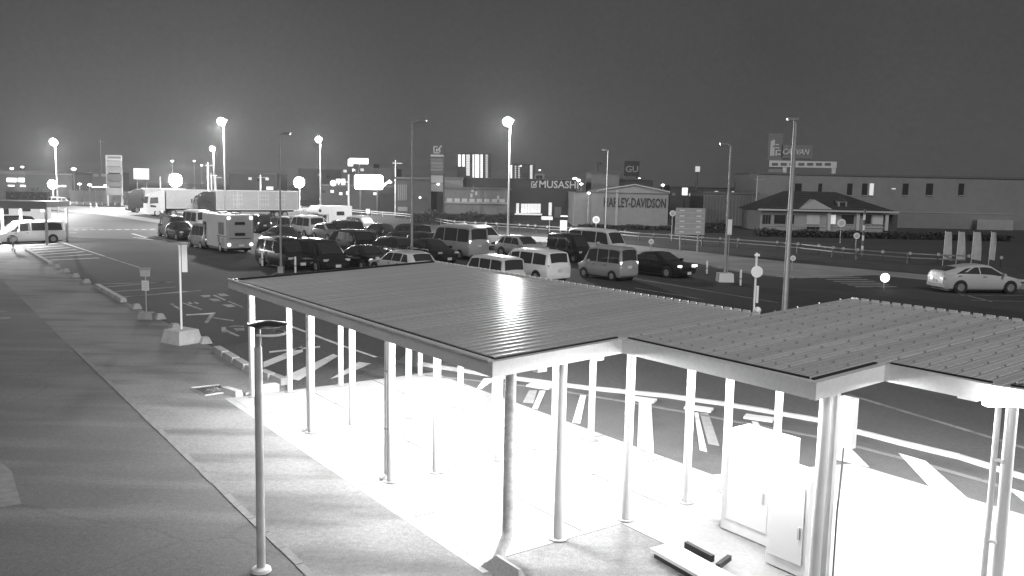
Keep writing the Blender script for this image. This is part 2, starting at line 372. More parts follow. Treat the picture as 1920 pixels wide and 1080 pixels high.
lotpave = struct(sheet('lot_apron', gp([(90, 385), (240, 389), (300, 400), (230, 404), (140, 398), (90, 392)]), .005, M('apron_concrete', .30, .8, 0, ((.4, .15),))))
lit_lot = struct(sheet('lit_lot', gp([(95, 396), (230, 402), (305, 416), (312, 452), (255, 449), (150, 446), (95, 440)]), .0045, M('lit_asphalt', .085, .75, 0, ((.15, .15), (6., .12), (40., .15)))))  # pool of lamp light painted into the colour of the lot
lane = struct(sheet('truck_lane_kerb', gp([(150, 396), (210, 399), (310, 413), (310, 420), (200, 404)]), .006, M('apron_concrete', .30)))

# kerb stones and wheel stops along the bus lane
def kerb_block(p, L, w, h, rz, par, m=kerb_conc, bev=.06):
    mb = MB(); x, y = L / 2, w / 2
    vs = [(-x, -y, 0), (x, -y, 0), (x, y, 0), (-x, y, 0), (-x + bev, -y + bev * .6, h), (x - bev, -y + bev * .6, h), (x - bev, y - bev * .3, h), (-x + bev, y - bev * .3, h)]
    mb.add(vs, [(3, 2, 1, 0), (4, 5, 6, 7), (0, 1, 5, 4), (1, 2, 6, 5), (2, 3, 7, 6), (3, 0, 4, 7)])
    return mb.build('kerb_stone', m, par, loc=p, rz=rz)
def kerb_run(px0, px1, n):
    p, q = G(*px0), G(*px1); d = (q - p) / n
    for i in range(n): kerb_block(p + d * (i + .5), d.length - .02, .26, .16, math.atan2(d.y, d.x), sidewalk)
kerb_run((50, 471), (95, 497), 6); kerb_run((181, 538), (232, 567), 4); kerb_run((405, 658), (464, 694), 3); kerb_run((464, 694), (536, 722), 3)
for x, y in ((107, 502), (124, 510), (142, 519), (162, 530), (255, 578), (299, 597), (327, 616), (383, 642)):
    kerb_block(G(x, y), .62, .34, .17, YAW, sidewalk, bev=.17)
for i in range(3): kerb_block(AB(10.85 + i * .92, -.42, 0), .9, .22, .2, YAW, sidewalk, bev=.07 if i else .2)
kerb_block(AB(-.5, -.35, 0), .7, .2, .14, YAW + .25, sidewalk, M('kerb_white', .78), bev=.05)
mb = MB(); mb.box((0, 0, .09), (.5, .22, .18)); mb.build('kerb_stone', M('kerb_white', .78), sidewalk, loc=AB(-.3, .45, 0), rz=YAW + 1.57)
# drain grate set in the sidewalk
gc = [G(357, 729), (G(412, 723)), G(426, 737), G(385, 743)]
dr = tag(sheet('drain_grate', gc, .010, dark_steel), 'dark steel drain grate set in the sidewalk beside the shelter corner', 'drain grate')
fr = MB()
for i in range(4):
    p, q = gc[i], gc[(i + 1) % 4]; fr = MB(); fr.tube([p + Vector((0, 0, .012)), q + Vector((0, 0, .012))], .03, 4); fr.build('frame', M('grate_frame', .4, .6), dr)
for i in range(1, 9):
    t = i / 9; p = gc[0].lerp(gc[1], t); q = gc[3].lerp(gc[2], t); mb = MB(); mb.tube([p + Vector((0, 0, .014)), q + Vector((0, 0, .014))], .012, 4); mb.build('bar', steel, dr)

# ================================================================ the covered bus stop in the foreground
sh = thing('bus_shelter', 'long stepped bus shelter with ribbed grey roof on white posts over a bright slab', 'shelter')
Z0, SL = 2.755, .045
def zr(b): return Z0 + SL * b
roof_m = M('roof_metal', .68, .20, .0, ((.8, .05), (9., .06), (55., .22)), spec=.5, vary=.13, stains=(.8, .55, .85, (1.5, .5, 1), 0))
seam_m = M('roof_seam', .42, .5, .0); dam_m = M('roof_end_white', .85, .5)  # seams darker in colour, in place of the shade on them
fas_m = M('fascia_white', .82, .42, 0, ((1.2, .07), (20., .05)))
def panels(roof, a0, a1, b0, b1):
    n = round((a1 - a0) / .2); w = (a1 - a0) / n; L = (b1 - b0)
    mb = MB(); dz = SL * L
    mb.cur = 0   # pan with two low folds
    prof = [(0, 0), (.035, 0), (.045, .006), (w - .045, .006), (w - .035, 0), (w, 0)]
    vs = []
    for y, z in ((0, 0), (L, dz)):
        vs += [(x, y, z + h) for x, h in prof]
    k = len(prof)
    mb.add(vs, [(i, i + 1, k + i + 1, k + i) for i in range(k - 1)])
    mb.cur = 1   # standing seam with clip bolts
    mb.obox((-.010, 0, -.004), (.020, 0, 0), (0, L, dz), (0, 0, .018))
    for j in range(int(L / .62) if a0 > 9 else 0):
        y = .35 + j * .62; mb.obox((-.016, y, .018 + SL * y), (.026, 0, 0), (0, .018, 0), (0, 0, .022))
    mb.cur = 2   # turned-up pan end
    mb.obox((.03, L - .05, dz + .001), (w - .07, 0, 0), (0, .045, 0), (0, 0, .035))
    me = mb.mesh('roof_panel', [roof_m, seam_m, dam_m])
    for i in range(n):
        o = link('roof_panel', me, roof, AB(a0 + i * w, b0, zr(b0)), YAW)
def roof_seg(a0, a1, b0, b1):
    mb = MB(); mb.slab([AB(a0, b0, zr(b0) - .10), AB(a1, b0, zr(b0) - .10), AB(a1, b1, zr(b1) - .10), AB(a0, b1, zr(b1) - .10)], (0, 0, 1), .07)
    r = mb.build('roof', M('roof_underside', .7, .5), sh); panels(r, a0, a1, b0, b1); return r
roof_seg(-.15, 10.40, -.34, 5.05); roof_seg(10.42, 13.60, 1.90, 7.55); roof_seg(13.62, 15.02, 3.28, 9.0); roof_seg(15.04, 18.04, 3.62, 9.3)
def fascia(p, q, out, lip=True):
    """gutter board from p to q (a, b), outward direction out"""
    p3, q3 = AB(p[0], p[1], zr(p[1])), AB(q[0], q[1], zr(q[1])); o = Vector(out)
    mb = MB(); mb.slab([p3 + Vector((0, 0, -.17)), q3 + Vector((0, 0, -.17)), q3 + Vector((0, 0, .035)), p3 + Vector((0, 0, .035))], o, .09)
    f = mb.build('fascia', fas_m, sh)
    u_ = (q3 - p3).normalized() * .1; mb = MB(); mb.slab([p3 + u_ - o * .05 + Vector((0, 0, .005)), q3 - u_ - o * .05 + Vector((0, 0, .005)), q3 - u_ - o * .05 + Vector((0, 0, .05)), p3 + u_ - o * .05 + Vector((0, 0, .05))], o, .045); mb.build('edge_trim', M('edge_trim', .02, .6), f)
    if lip:
        mb = MB(); mb.tube([p3 + o * .085 + Vector((0, 0, .03)), q3 + o * .085 + Vector((0, 0, .03))], .028, 8); mb.build('gutter_lip', M('lip_white', .78, .35), f, 60)
    return f
fascia((-.25, -.36), (10.42, -.36), -B); fascia((10.42, -.455), (10.42, 1.90), A, False)
fascia((10.42, 1.88), (13.62, 1.88), -B, False); fascia((13.62, 1.79), (13.62, 3.26), A, False)
fascia((13.62, 3.26), (15.02, 3.26), -B, False); fascia((15.02, 3.26), (18.0, 3.9), (-B + A * .12).normalized(), False)
fascia((-.17, -.36), (-.17, 5.05), -A, False)
# posts and downpipes
pm = MB(); pm.tube([(0, 0, 0), (0, 0, 1)], .067, 16); post_me = pm.mesh('post', white_steel)
dm = MB(); dm.tube([(0, 0, 0), (0, 0, 1)], .034, 12); pipe_me = dm.mesh('downpipe', white_steel)
fl = MB(); fl.lathe((0, 0, 0), [(.13, 0), (.13, .012), (.09, .02)], 16); flange_me = fl.mesh('base_plate', steel)
for me in (post_me, pipe_me):
    for p in me.polygons: p.use_smooth = len(p.vertices) == 4
def post(a, b, me=post_me, plate=True):
    o = link('post', me, sh, AB(a, b, .03)); o.scale = (1, 1, zr(b) - .13); 
    return o
def pipe(a, b):
    o = link('downpipe', pipe_me, sh, AB(a, b, .10)); o.scale = (1, 1, zr(b) - .24)
    br = MB(); br.box((0, 0, 0), (.10, .05, .03))
    for z in (.9, 1.9): br.build('bracket', white_steel, sh, loc=AB(a + .06, b, z), rz=YAW)
    e = MB(); e.tube([AB(a, b, .10), AB(a, b - .03, .06), AB(a, b - .12, .045)], .034, 8); e.build('downpipe_shoe', white_steel, sh, 60)
for a in (0, 3.47, 6.87, 10.28):
    for b in (0, .89, 2.21, 3.53, 4.47):
        if (a, b) == (10.28, 0): continue
        post(a, b)
for a in (0, 3.47, 6.87): pipe(a - .17, .0)
post(10.28, 5.8); post(13.45, 2.38); post(14.85, 4.0); pipe(14.74, 3.9)
for a, b in [(a, b) for a in (0, 3.47, 6.87, 10.28) for b in (.89, 2.21, 3.53, 4.47)] + [(0, 0), (3.47, 0), (6.87, 0), (13.45, 2.38), (14.85, 4.0)]:
    link('base_plate', flange_me, sh, AB(a, b, .016))
# wide steel downpipe with a kicked-out foot at the near corner
mb = MB(); p0 = AB(10.28, 0)
mb.tube([p0 + Vector((0, 0, 2.66)), p0 + Vector((0, 0, .36)), p0 + Vector((0, 0, .28)) + A * .03 - B * .03, p0 + A * .12 - B * .24 + Vector((0, 0, .03))], .075, 16)
mb.build('downpipe', M('aged_steel', .6, .5, 0, ((3., .25), (14., .2))), sh, 50)
# hanging fittings under the eaves
for a, b, s in ((10.2, .55, (.12, .16, .16)), (10.2, 1.6, (.12, .16, .15)), (-.1, -.2, (.10, .06, .06)), (3.2, -.2, (.12, .05, .05)), (6.6, -.2, (.14, .05, .05)), (13.35, 2.3, (.2, .08, .08)), (14.6, 3.45, (.22, .07, .07))):
    mb = MB(); mb.box((0, 0, 0), s); mb.build('eave_bracket', white_steel, sh, loc=AB(a, b, zr(b) - .22), rz=YAW)
mb = MB(); mb.obox(AB(13.47, 2.46, .02), A * .03, B * .15, (0, 0, 2.60)); mb.obox(AB(13.50, 2.46, .02), A * .05, B * .02, (0, 0, 2.60)); mb.build('conduit_channel', white_steel, sh)
mb = MB(); mb.box((0, 0, 0), (.2, .12, .62)); jb = mb.build('junction_box', white_steel, sh, loc=AB(13.5, 2.78, 2.22), rz=YAW)
mb = MB(); mb.tube([AB(13.5, 2.74, 1.95), AB(13.5, 2.73, 1.6), AB(13.52, 2.68, 1.35), AB(13.54, 2.63, 1.1), AB(13.54, 2.63, .05)], .012, 6); mb.build('cable', M('cable', .12, .6), sh, 60)
# strip lights under the roof; the weak one is added to whiten the cabinets
lum = EM('luminaire', 14.0)
for a, b in ((1.7, .5), (5.2, .5), (8.6, .5), (1.7, 3.9), (5.2, 3.9), (8.6, 3.9), (12.75, 2.2), (11.9, 4.3), (11.9, 7.0), (14.3, 7.6), (16.4, 6.2)):
    mb = MB(); mb.box((0, 0, 0), (1.2, .14, .05)); f = mb.build('ceiling_light', lum, sh, loc=AB(a, b, zr(b) - .14), rz=YAW)
    lamp('tube_light', sh, AB(a, b, zr(b) - .32), 560 if (a, b) != (12.75, 2.2) else 210, .22)  # fitting and light at (12.75, 2.2) are the added weak ones
# bright box lamp on the near right corner
bl = MB(); bl.box((0, 0, 0), (.36, .10, .18)); bx = bl.build('box_lamp', EM('box_lamp', 6.0), sh, loc=AB(15.02, 3.30, zr(3.3) - .12), rz=.05)
lamp('box_lamp_light', sh, AB(15.10, 3.02, zr(3.3) - .12), 12, .12)
# cabinets, step and board under the roof
def cabinet(a, b, w, d, h, label):
    t = thing('cabinet', label, 'cabinet', AB(a, b, .03), YAW)
    mb = MB(); mb.box((0, 0, h / 2), (w, d, h)); mb.build('body', white_pl, t)
    mb = MB(); mb.box((w * .02, -d / 2 - .012, h * .52), (w * .8, .02, h * .8)); dd = mb.build('door', M('door_white', .86, .45), t)
    mb = MB(); mb.box((w * .34, -d / 2 - .03, h * .45), (.03, .03, .16)); mb.build('handle', M('handle_grey', .5, .4), dd)
cabinet(11.75, 3.45, .9, .55, 1.5, 'wide white cabinet washed out by the light left of the narrow one')
cabinet(12.75, 3.0, .62, .5, 1.30, 'narrow white cabinet with door outline against the near shelter post')
st = thing('ramp_board', 'low pale ramp board with dark edge lying at the slab step', 'ramp', AB(12.2, 1.72, 0), YAW - .08)
mb = MB(); mb.box((0, 0, .11), (1.5, .4, .05)); mb.build('board', white_pl, st)
mb = MB(); mb.box((0, -.14, .04), (1.4, .06, .085)); mb.build('support', dark_steel, st); mb = MB(); mb.box((-.6, .12, .04), (.1, .2, .085)); mb.build('support', dark_steel, st)
mb = MB(); mb.box((-.35, .32, .13), (.52, .06, .09)); mb.build('grip_bar', black, st, rz=0); mb = MB(); mb.box((.05, .38, .13), (.06, .36, .07), .35); mb.build('grip_bar', black, st)

# ================================================================ street furniture close by
t = thing('street_lamp', 'unlit street lamp with disc head on a slim dark pole in the foreground', 'street lamp', G(490, 1072))
mb = MB(); mb.tube([(0, 0, 0), (0, 0, 2.95)], [.056, .05], 16); mb.build('pole', M('lamp_pole', .5, .4, .2, ((5., .15),)), t, 50)
mb = MB(); mb.tube([(0, 0, 2.95), (0, 0, 3.22)], [.04, .04], 14); mb.tube([(.052, -.03, 2.98), (.052, -.03, 3.1)], .008, 6); mb.build('collar', steel, t, 50)
mb = MB(); mb.lathe((0, 0, 0), [(.10, .0), (.13, .012), (.12, .05), (.07, .07)], 20); mb.build('base_collar', M('collar_white', .6, .6), t, 50)
hd = MB(); hd.lathe((.12, .0, 3.24), [(.02, -.055), (.16, -.035), (.245, .0), (.24, .012), (.12, .035), (.01, .045)], 28); h = hd.build('head', M('lamp_head', .04, .35, .3), t, 40)
rg = [(.14 + .20 * math.cos(q), .20 * math.sin(q) - .01, 3.13) for q in [-.5 + i * .26 - 1.6 for i in range(15)]]
mb = MB(); mb.tube(rg, .016, 6); mb.build('diffuser_ring', M('ring_white', .85, .3), h, 60)

def stop_sign_one():
    t = thing('bus_stop_sign', 'short bus stop sign with fan-shaped top plate and timetable on a block', 'bus stop sign', G(275, 598), .1)
    mb = MB(); mb.box((0, 0, .12), (.52, .42, .24), taper=.9); mb.build('base', M('block_concrete', .25, .8, 0, ((5., .15),)), t)
    mb = MB(); mb.tube([(0, 0, .24), (0, 0, 1.60)], .024, 10); mb.build('pole', steel, t, 60)
    mb = MB(); mb.slab([(-.16, -.03, 1.55), (.16, -.03, 1.55), (.19, -.03, 1.78), (-.19, -.03, 1.78)], (0, 1, 0), .02); p = mb.build('top_plate', M('sign_face', .42, .5, 0, ((8., .15),)), t)
    mb = MB(); mb.box((0, -.02, 1.83), (.40, .04, .07)); mb.build('top_rail', steel, p)
    mb = MB(); mb.box((0, -.04, 1.22), (.25, .02, .36)); q = mb.build('timetable', M('timetable', .62, .5), t)
    for i in range(5):
        mb = MB(); mb.box((0, -.054, 1.34 - i * .06), (.19, .004, .015)); mb.build('text_row', M('print_grey', .2), q)
stop_sign_one()
t = thing('bus_stop_sign', 'tall bus stop pole with narrow upright board on a tapered concrete block', 'bus stop sign', G(341, 642), .25)
mb = MB(); mb.box((0, 0, .21), (.95, .85, .42), taper=.80); mb.build('base', M('block_concrete_pale', .48, .8, 0, ((4., .12), (30., .12)), (40, .01)), t, rz=YAW + .1)
mb = MB(); mb.tube([(0, 0, .42), (0, 0, 3.02)], .034, 12); mb.build('pole', white_steel, t, 60)
mb = MB(); mb.box((.14, -.02, 2.62), (.16, .04, .84)); bdp = mb.build('board', M('board_white', .82, .45), t)
for z in (2.3, 2.9): mb = MB(); mb.box((.02, 0, z), (.12, .03, .03)); mb.build('clamp', steel, bdp)

def bollard(px, label, h=.85):
    t = thing('bollard', label, 'bollard', G(*px), 0, 'white reflective bollards')
    mb = MB(); mb.lathe((0, 0, 0), [(.14, 0), (.13, .03), (.06, .05)], 14); mb.build('foot', rubber, t, 50)
    mb = MB(); mb.lathe((0, 0, 0), [(.055, .03), (.06, h * .3), (.055, h - .04), (.03, h)], 14); mb.build('post', M('bollard_white', .85, .4), t, 50)
    mb = MB(); mb.lathe((0, 0, 0), [(.062, h * .42), (.062, h * .5)], 14); mb.build('band', M('band_grey', .35), t, 50)
bollard((1325, 515), 'white reflective bollard in front of the black sedan', .85); bollard((1388, 537), 'white reflective bollard right of the white-footed sign pole', .9)
bollard((492, 500), 'white bollard at the left end of the black minivans', .95); bollard((554, 513), 'white bollard between the two black minivans', .95)
t = thing('road_sign', 'white round road sign on striped post behind the shelter roof', 'road sign', G(1413, 590), 0)
mb = MB(); mb.tube([(0, 0, 0), (0, 0, 2.55)], .045, 12); mb.build('post', M('bollard_white', .85, .4), t, 50)
mb = MB(); mb.tube([(.02, -.06, 1.78), (.02, -.10, 1.78)], .24, 24); mb.build('disc', M('sign_white', .9, .4), t, 50)
mb = MB(); mb.tube([(.09, -.06, .5), (.09, -.06, 1.2)], .055, 12); mb.build('reflector_tube', M('sign_white', .9, .4), t, 50)
mb = MB(); mb.lathe((.13, -.1, .05), [(.02, 0), (.13, .08), (.15, .17), (.10, .26), (.02, .3)], 16); mb.build('ball_foot', M('sign_white', .9, .4), t, 60)
mb = MB(); mb.box((0, -.05, 2.46), (.2, .05, .1)); mb.build('top_plate', M('sign_white', .9, .4), t)

# ================================================================ vehicles
glass_m = M('car_glass', .10, .04, .55, spec=.9); chrome = M('chrome', .6, .15, .9)
plate_m = M('number_plate', .75, .5); lens_m = M('lamp_lens', .75, .12, 0, spec=.9); lit_m = EM('lit_lens', 3.0)
trim_m = M('black_trim', .025, .45); rim_m = M('wheel_rim', .45, .35, .6)
def paint(v):
    return M('paint_%03d' % int(v * 1000), v, .22 if v < .1 else .30, 0, ((1.5, .03),), coat=.8 if v < .1 else .5)
_wheel = {}
def wheel_mesh(r):
    k = round(r, 3)
    if k not in _wheel:
        t = MB(); n = 20; prof = [(r * .62, -.1), (r * .94, -.1), (r, -.07), (r, .07), (r * .94, .1), (r * .62, .1)]
        o = []
        for i in range(n):
            q = 2 * math.pi * i / n
            o.append([(rr * math.cos(q), y, rr * math.sin(q)) for rr, y in prof])
        vs = [p for ring in o for p in ring]; m = len(prof); fs = []
        for i in range(n):
            for j in range(m - 1): fs.append((i * m + j, ((i + 1) % n) * m + j, ((i + 1) % n) * m + j + 1, i * m + j + 1))
        t.add(vs, fs)
        rm = MB(); rm.tube([(0, -.085, 0), (0, .085, 0)], r * .64, 18)
        for kk in range(5):
            q = kk * 2 * math.pi / 5; d = Vector((math.cos(q), 0, math.sin(q))); e2 = Vector((-d.z, 0, d.x))
            for y0 in (-.104, .086): rm.obox(d * r * .10 + Vector((0, y0, 0)) - e2 * r * .07, d * r * .5, (0, .018, 0), e2 * r * .14)
        _wheel[k] = (t.mesh('wheel', rubber), rm.mesh('rim', rim_m))
    return _wheel[k]
# stations from rear to front: x/L, belt/H, roof/H, body half width, roof half width (of W/2)
STY = {
 'sedan': dict(st=[(-.5, .48, .50, .78, .64), (-.475, .60, .62, .90, .72), (-.33, .645, .665, .98, .74), (-.15, .65, .965, 1, .70), (-.02, .645, 1.0, 1, .72), (.09, .64, .985, 1, .73), (.265, .62, .645, .99, .78), (.43, .55, .57, .94, .74), (.5, .42, .44, .74, .60)],
               ws=(5, 6), rw=(2, 3), sw=[(-.24, -.05, -.08, -.14), (-.04, .20, .075, -.06)], zb=.13, r=.31, wx=(-.30, .31)),
 'hatch': dict(st=[(-.5, .50, .56, .80, .66), (-.47, .62, .70, .92, .72), (-.36, .66, .93, .98, .68), (-.18, .65, .99, 1, .71), (.05, .63, .985, 1, .73), (.27, .60, .64, .99, .80), (.43, .52, .55, .93, .74), (.5, .38, .41, .74, .60)],
               ws=(4, 5), rw=(1, 2), sw=[(-.36, -.10, -.10, -.26), (-.09, .20, .06, -.09)], zb=.12, r=.31, wx=(-.31, .30)),
 'liftback': dict(st=[(-.5, .54, .58, .80, .62), (-.475, .66, .74, .91, .68), (-.30, .68, .90, .98, .68), (-.10, .67, .985, 1, .70), (.01, .655, 1.0, 1, .71), (.10, .64, .965, 1, .72), (.32, .58, .61, .99, .80), (.44, .50, .53, .93, .74), (.5, .37, .40, .74, .60)],
               ws=(5, 6), rw=(1, 2), sw=[(-.36, -.07, -.07, -.22), (-.055, .25, .09, -.055)], zb=.12, r=.32, wx=(-.30, .32)),
 'suv': dict(st=[(-.5, .50, .54, .84, .66), (-.48, .60, .66, .94, .72), (-.40, .63, .95, .98, .70), (-.22, .63, 1.0, 1, .73), (.06, .62, .985, 1, .74), (.22, .60, .63, 1, .82), (.42, .55, .57, .95, .78), (.5, .40, .43, .80, .66)],
               ws=(4, 5), rw=(1, 2), sw=[(-.40, -.26, -.26, -.33), (-.24, -.06, -.06, -.24), (-.05, .17, .07, -.05)], zb=.16, r=.36, wx=(-.29, .31)),
 'minivan': dict(st=[(-.5, .48, .52, .88, .70), (-.49, .54, .60, .95, .76), (-.46, .55, .95, .99, .80), (-.30, .55, 1.0, 1, .83), (.05, .545, 1.0, 1, .83), (.20, .535, .955, 1, .81), (.385, .51, .55, .98, .82), (.47, .44, .47, .92, .76), (.5, .33, .36, .80, .66)],
               ws=(5, 6), rw=(1, 2), sw=[(-.44, -.22, -.22, -.43), (-.20, .02, .02, -.20), (.04, .20, .185, .04), (.21, .33, .24, .205)], zb=.10, r=.32, wx=(-.29, .31)),
 'van': dict(st=[(-.5, .46, .50, .92, .80), (-.49, .50, .56, .97, .84), (-.475, .50, .94, .99, .84), (-.40, .50, .99, 1, .82), (.0, .50, 1.0, 1, .82), (.28, .49, .985, 1, .81), (.34, .485, .93, .99, .80), (.455, .46, .50, .97, .84), (.49, .36, .40, .93, .78), (.5, .26, .30, .86, .70)],
               ws=(6, 7), rw=(1, 2), sw=[(-.46, -.20, -.20, -.455), (-.18, .12, .12, -.18), (.14, .40, .335, .14)], zb=.10, r=.32, wx=(-.27, .33)),
 'kei': dict(st=[(-.5, .44, .48, .92, .82), (-.49, .50, .56, .97, .86), (-.47, .50, .95, .99, .84), (-.38, .50, .995, 1, .84), (.10, .50, 1.0, 1, .84), (.24, .49, .96, 1, .83), (.38, .47, .52, .98, .86), (.465, .42, .45, .94, .80), (.5, .30, .33, .84, .70)],
               ws=(5, 6), rw=(1, 2), sw=[(-.45, -.22, -.22, -.44), (-.20, .03, .03, -.20), (.05, .31, .235, .05)], zb=.10, r=.27, wx=(-.31, .33)),
}
def car_body(style, L, W, H):
    S = STY[style]; zb = S['zb'] * H * 1.15; rings = []; half = []
    for xf, bf, rf, wf, wrf in S['st']:
        x = xf * L; w = W / 2 * wf; wr = W / 2 * wrf; zt = rf * H; zbelt = bf * H
        z5 = max(zbelt + .006, zt - .045 * H if rf - bf > .1 else zt - .01)
        lo = zb + (0.05 * H if abs(xf) > .48 else 0)
        h = [(0, lo), (w * .90, lo), (w * .985, lo + .07 * H), (w, (lo + zbelt) * .55), (w * .975, zbelt), (wr, z5), (wr * .82, zt), (wr * .40, zt + .010 * H), (0, zt + .014 * H)]
        half.append((x, h)); full = [(x, -y, z) for y, z in h] + [(x, y, z) for y, z in reversed(h[1:-1])]
        rings.append(full)
    mb = MB(); n = len(rings[0]); vs = [p for r in rings for p in r]; fs = []
    for i in range(len(rings) - 1):
        for j in range(n): fs.append((i * n + j, i * n + (j + 1) % n, (i + 1) * n + (j + 1) % n, (i + 1) * n + j))
    fs += [tuple(range(n)), tuple(reversed(range((len(rings) - 1) * n, len(rings) * n)))]
    mb.add(vs, fs); return mb, half
def hp(half, x, j):
    for (x0, h0), (x1, h1) in zip(half, half[1:]):
        if x0 <= x <= x1 or (x1 == half[-1][0] and x > x1):
            t = 0 if x1 == x0 else min(1, max(0, (x - x0) / (x1 - x0)))
            return h0[j][0] * (1 - t) + h1[j][0] * t, h0[j][1] * (1 - t) + h1[j][1] * t
    return half[0][1][j]
LOT_TURN = .07
def car(label, px, facing, style, tone, L, W, H, cat='car', name='parked_car', group='vehicles in the car park', dyaw=0.0, centre=None, heading=None, opts=()):
    """px: pixel of the lower edge between the side and the end turned to the camera; facing +1 nose, -1 tail at that end"""
    if centre is None:
        q_ = LOT_TURN + dyaw; A_ = Vector((math.cos(YAW + q_), math.sin(YAW + q_), 0)); B_ = Vector((-A_.y, A_.x, 0))
        p = G(*px); h = (A_ if facing > 0 else -A_); c = p - A_ * (L / 2) + B_ * (W / 2) * .98
        yaw = math.atan2(h.y, h.x)
    else: c = centre; yaw = heading
    t = thing(name, label, cat, (c.x, c.y, 0.004), yaw, group)
    S = STY[style]; key = (style, round(L, 2), round(W, 2), round(H, 2)); pm_ = paint(tone)
    mb, half = car_body(style, L, W, H); body = mb.build('body', pm_, t, 38)
    # underbody and arches
    r = S['r']; u = MB(); u.box((0, 0, S['zb'] * H * .95), (L * .86, W * .86, .12)); u.build('underbody', trim_m, t)
    tm, rm = wheel_mesh(r)
    for fx in S['wx']:
        for sgn in (-1, 1):
            wy = sgn * (W / 2 - .085)
            am = MB(); am.tube([(fx * L, sgn * (W / 2 - .2), r * 1.02), (fx * L, sgn * (W / 2 + .003), r * 1.02)], r * 1.16, 20); am.build('wheel_arch', trim_m, body)
            wo_ = link('wheel', tm, t, (fx * L, sgn * (W / 2 - .07), r)); link('rim', rm, wo_)
    # side glass
    for (xb0, xb1, xt1, xt0) in S['sw']:
        for sgn in (-1, 1):
            n = 5; lo, hi = [], []
            for i in range(n + 1):
                xb = (xb0 + (xb1 - xb0) * i / n) * L; xt = (xt0 + (xt1 - xt0) * i / n) * L
                y4, z4 = hp(half, xb, 4); y5, z5 = hp(half, xb, 5); k = .07
                lo.append((xb, sgn * (y4 + (y5 - y4) * k + .010), z4 + (z5 - z4) * k))
                y4, z4 = hp(half, xt, 4); y5, z5 = hp(half, xt, 5); k = .90
                hi.append((xt, sgn * (y4 + (y5 - y4) * k + .010), z4 + (z5 - z4) * k))
            g = MB(); g.add(lo + hi, [(i, i + 1, n + 2 + i, n + 1 + i) for i in range(n)]); g.build('window', glass_m, t)
    # front and rear glass
    for nm, (i0, i1), f0, f1 in (('windscreen', S['ws'], .10, .93), ('rear_window', S['rw'], .12, .92)):
        (x0, h0), (x1, h1) = half[i0], half[i1]; vs = []; nseg = 6
        d = Vector((x1 - x0, 0, h1[6][1] - h0[6][1])).normalized(); nrm = Vector((-d.z, 0, d.x));
        if nrm.z < 0: nrm = -nrm
        for f in (f0, f1) if i0 < i1 else (f1, f0):
            for s_ in range(nseg + 1):
                u_ = (-1 + 2 * s_ / nseg) * .88
                hy = [(a_[0] * (1 - f) + b_[0] * f, a_[1] * (1 - f) + b_[1] * f) for a_, b_ in zip(h0, h1)]
                y = u_ * hy[5][0]; ay = abs(y)
                if ay > hy[6][0]: t_ = (ay - hy[6][0]) / max(1e-6, hy[5][0] - hy[6][0]); z = hy[6][1] * (1 - t_) + hy[5][1] * t_
                elif ay > hy[7][0]: t_ = (ay - hy[7][0]) / max(1e-6, hy[6][0] - hy[7][0]); z = hy[7][1] * (1 - t_) + hy[6][1] * t_
                else: t_ = ay / max(1e-6, hy[7][0]); z = hy[8][1] * (1 - t_) + hy[7][1] * t_
                vs.append(Vector((x0 * (1 - f) + x1 * f, y, z)) + nrm * .012)
        g = MB(); g.add(vs, [(i, i + 1, nseg + 2 + i, nseg + 1 + i) for i in range(nseg)])
        gm = glass_m
        if 'sunshade' in opts and nm == 'windscreen': gm = M('sunshade', .8, .35)
        g.build(nm, gm, t)
    # lamps, plates, bumpers, mirrors
    zl = S['st'][-2][1] * H * .93; zt_ = S['st'][1][1] * H * .92
    for sgn in (-1, 1):
        yf = sgn * W * .37
        m_ = MB(); m_.box((L * .478, yf, zl), (L * .035, W * .15, H * .07), -sgn * .35); m_.build('headlight', lit_m if 'headlights' in opts else lens_m, t)
        tall = style in ('minivan', 'van', 'kei'); zz = H * (.50 if tall else .52); hh = H * (.16 if tall else .07)
        m_ = MB(); m_.box((-L * .482, sgn * W * .425, zz), (L * .02, W * .075, hh), sgn * .12); m_.build('tail_light', lit_m if 'taillights' in opts else M('tail_lens', .45, .2, 0, spec=.8), t)
        y4, z4 = hp(half, L * .22, 4)
        m_ = MB(); m_.box((L * .215, sgn * (y4 + .10), z4 + .09), (.11, .20, .15)); m_.build('wing_mirror', pm_, t)
        for fx in (S['sw'][-1][0] + .02, S['sw'][-2][0] + .02):
            y3, z3 = hp(half, fx * L + .1, 4); m_ = MB(); m_.box((fx * L + .12, sgn * (y3 + .012), z3 - .10), (.18, .03, .03)); m_.build('door_handle', trim_m if tone > .1 else chrome, t)
    m_ = MB(); m_.box((L * .497, 0, H * .27), (.04, W * .62, H * .09)); m_.build('grille', trim_m, t)
    for xx in (L * .515, -L * .503):
        m_ = MB(); m_.box((xx, 0, H * (.22 if xx > 0 else .42 if style in ('minivan', 'van', 'kei', 'hatch', 'suv') else .40)), (.02, .33, .165)); m_.build('number_plate', plate_m, t)
    m_ = MB(); m_.box((-L * .492, 0, H * .25), (.10, W * .84, H * .10)); m_.build('rear_bumper', pm_ if tone > .3 else trim_m, t)
    if 'rack' in opts:
        for sgn in (-1, 1):
            m_ = MB(); m_.tube([(-.36 * L, sgn * W * .33, H + .03), (-.34 * L, sgn * W * .34, H + .09), (.08 * L, sgn * W * .34, H + .09), (.10 * L, sgn * W * .34, H + .02)], .022, 6); m_.build('roof_rail', M('rail_silver', .6, .4, .3), t, 60)
        for fx in (-.22, -.02):
            m_ = MB(); m_.box((fx * L, 0, H + .11), (.06, W * .74, .03)); m_.build('roof_bar', trim_m, t)
    if 'vent' in opts:
        m_ = MB(); m_.lathe((-.05 * L, 0, H - .01), [(.42, 0), (.44, .06), (.36, .12), (.1, .14)], 18); m_.build('roof_vent', white_pl, t, 50)
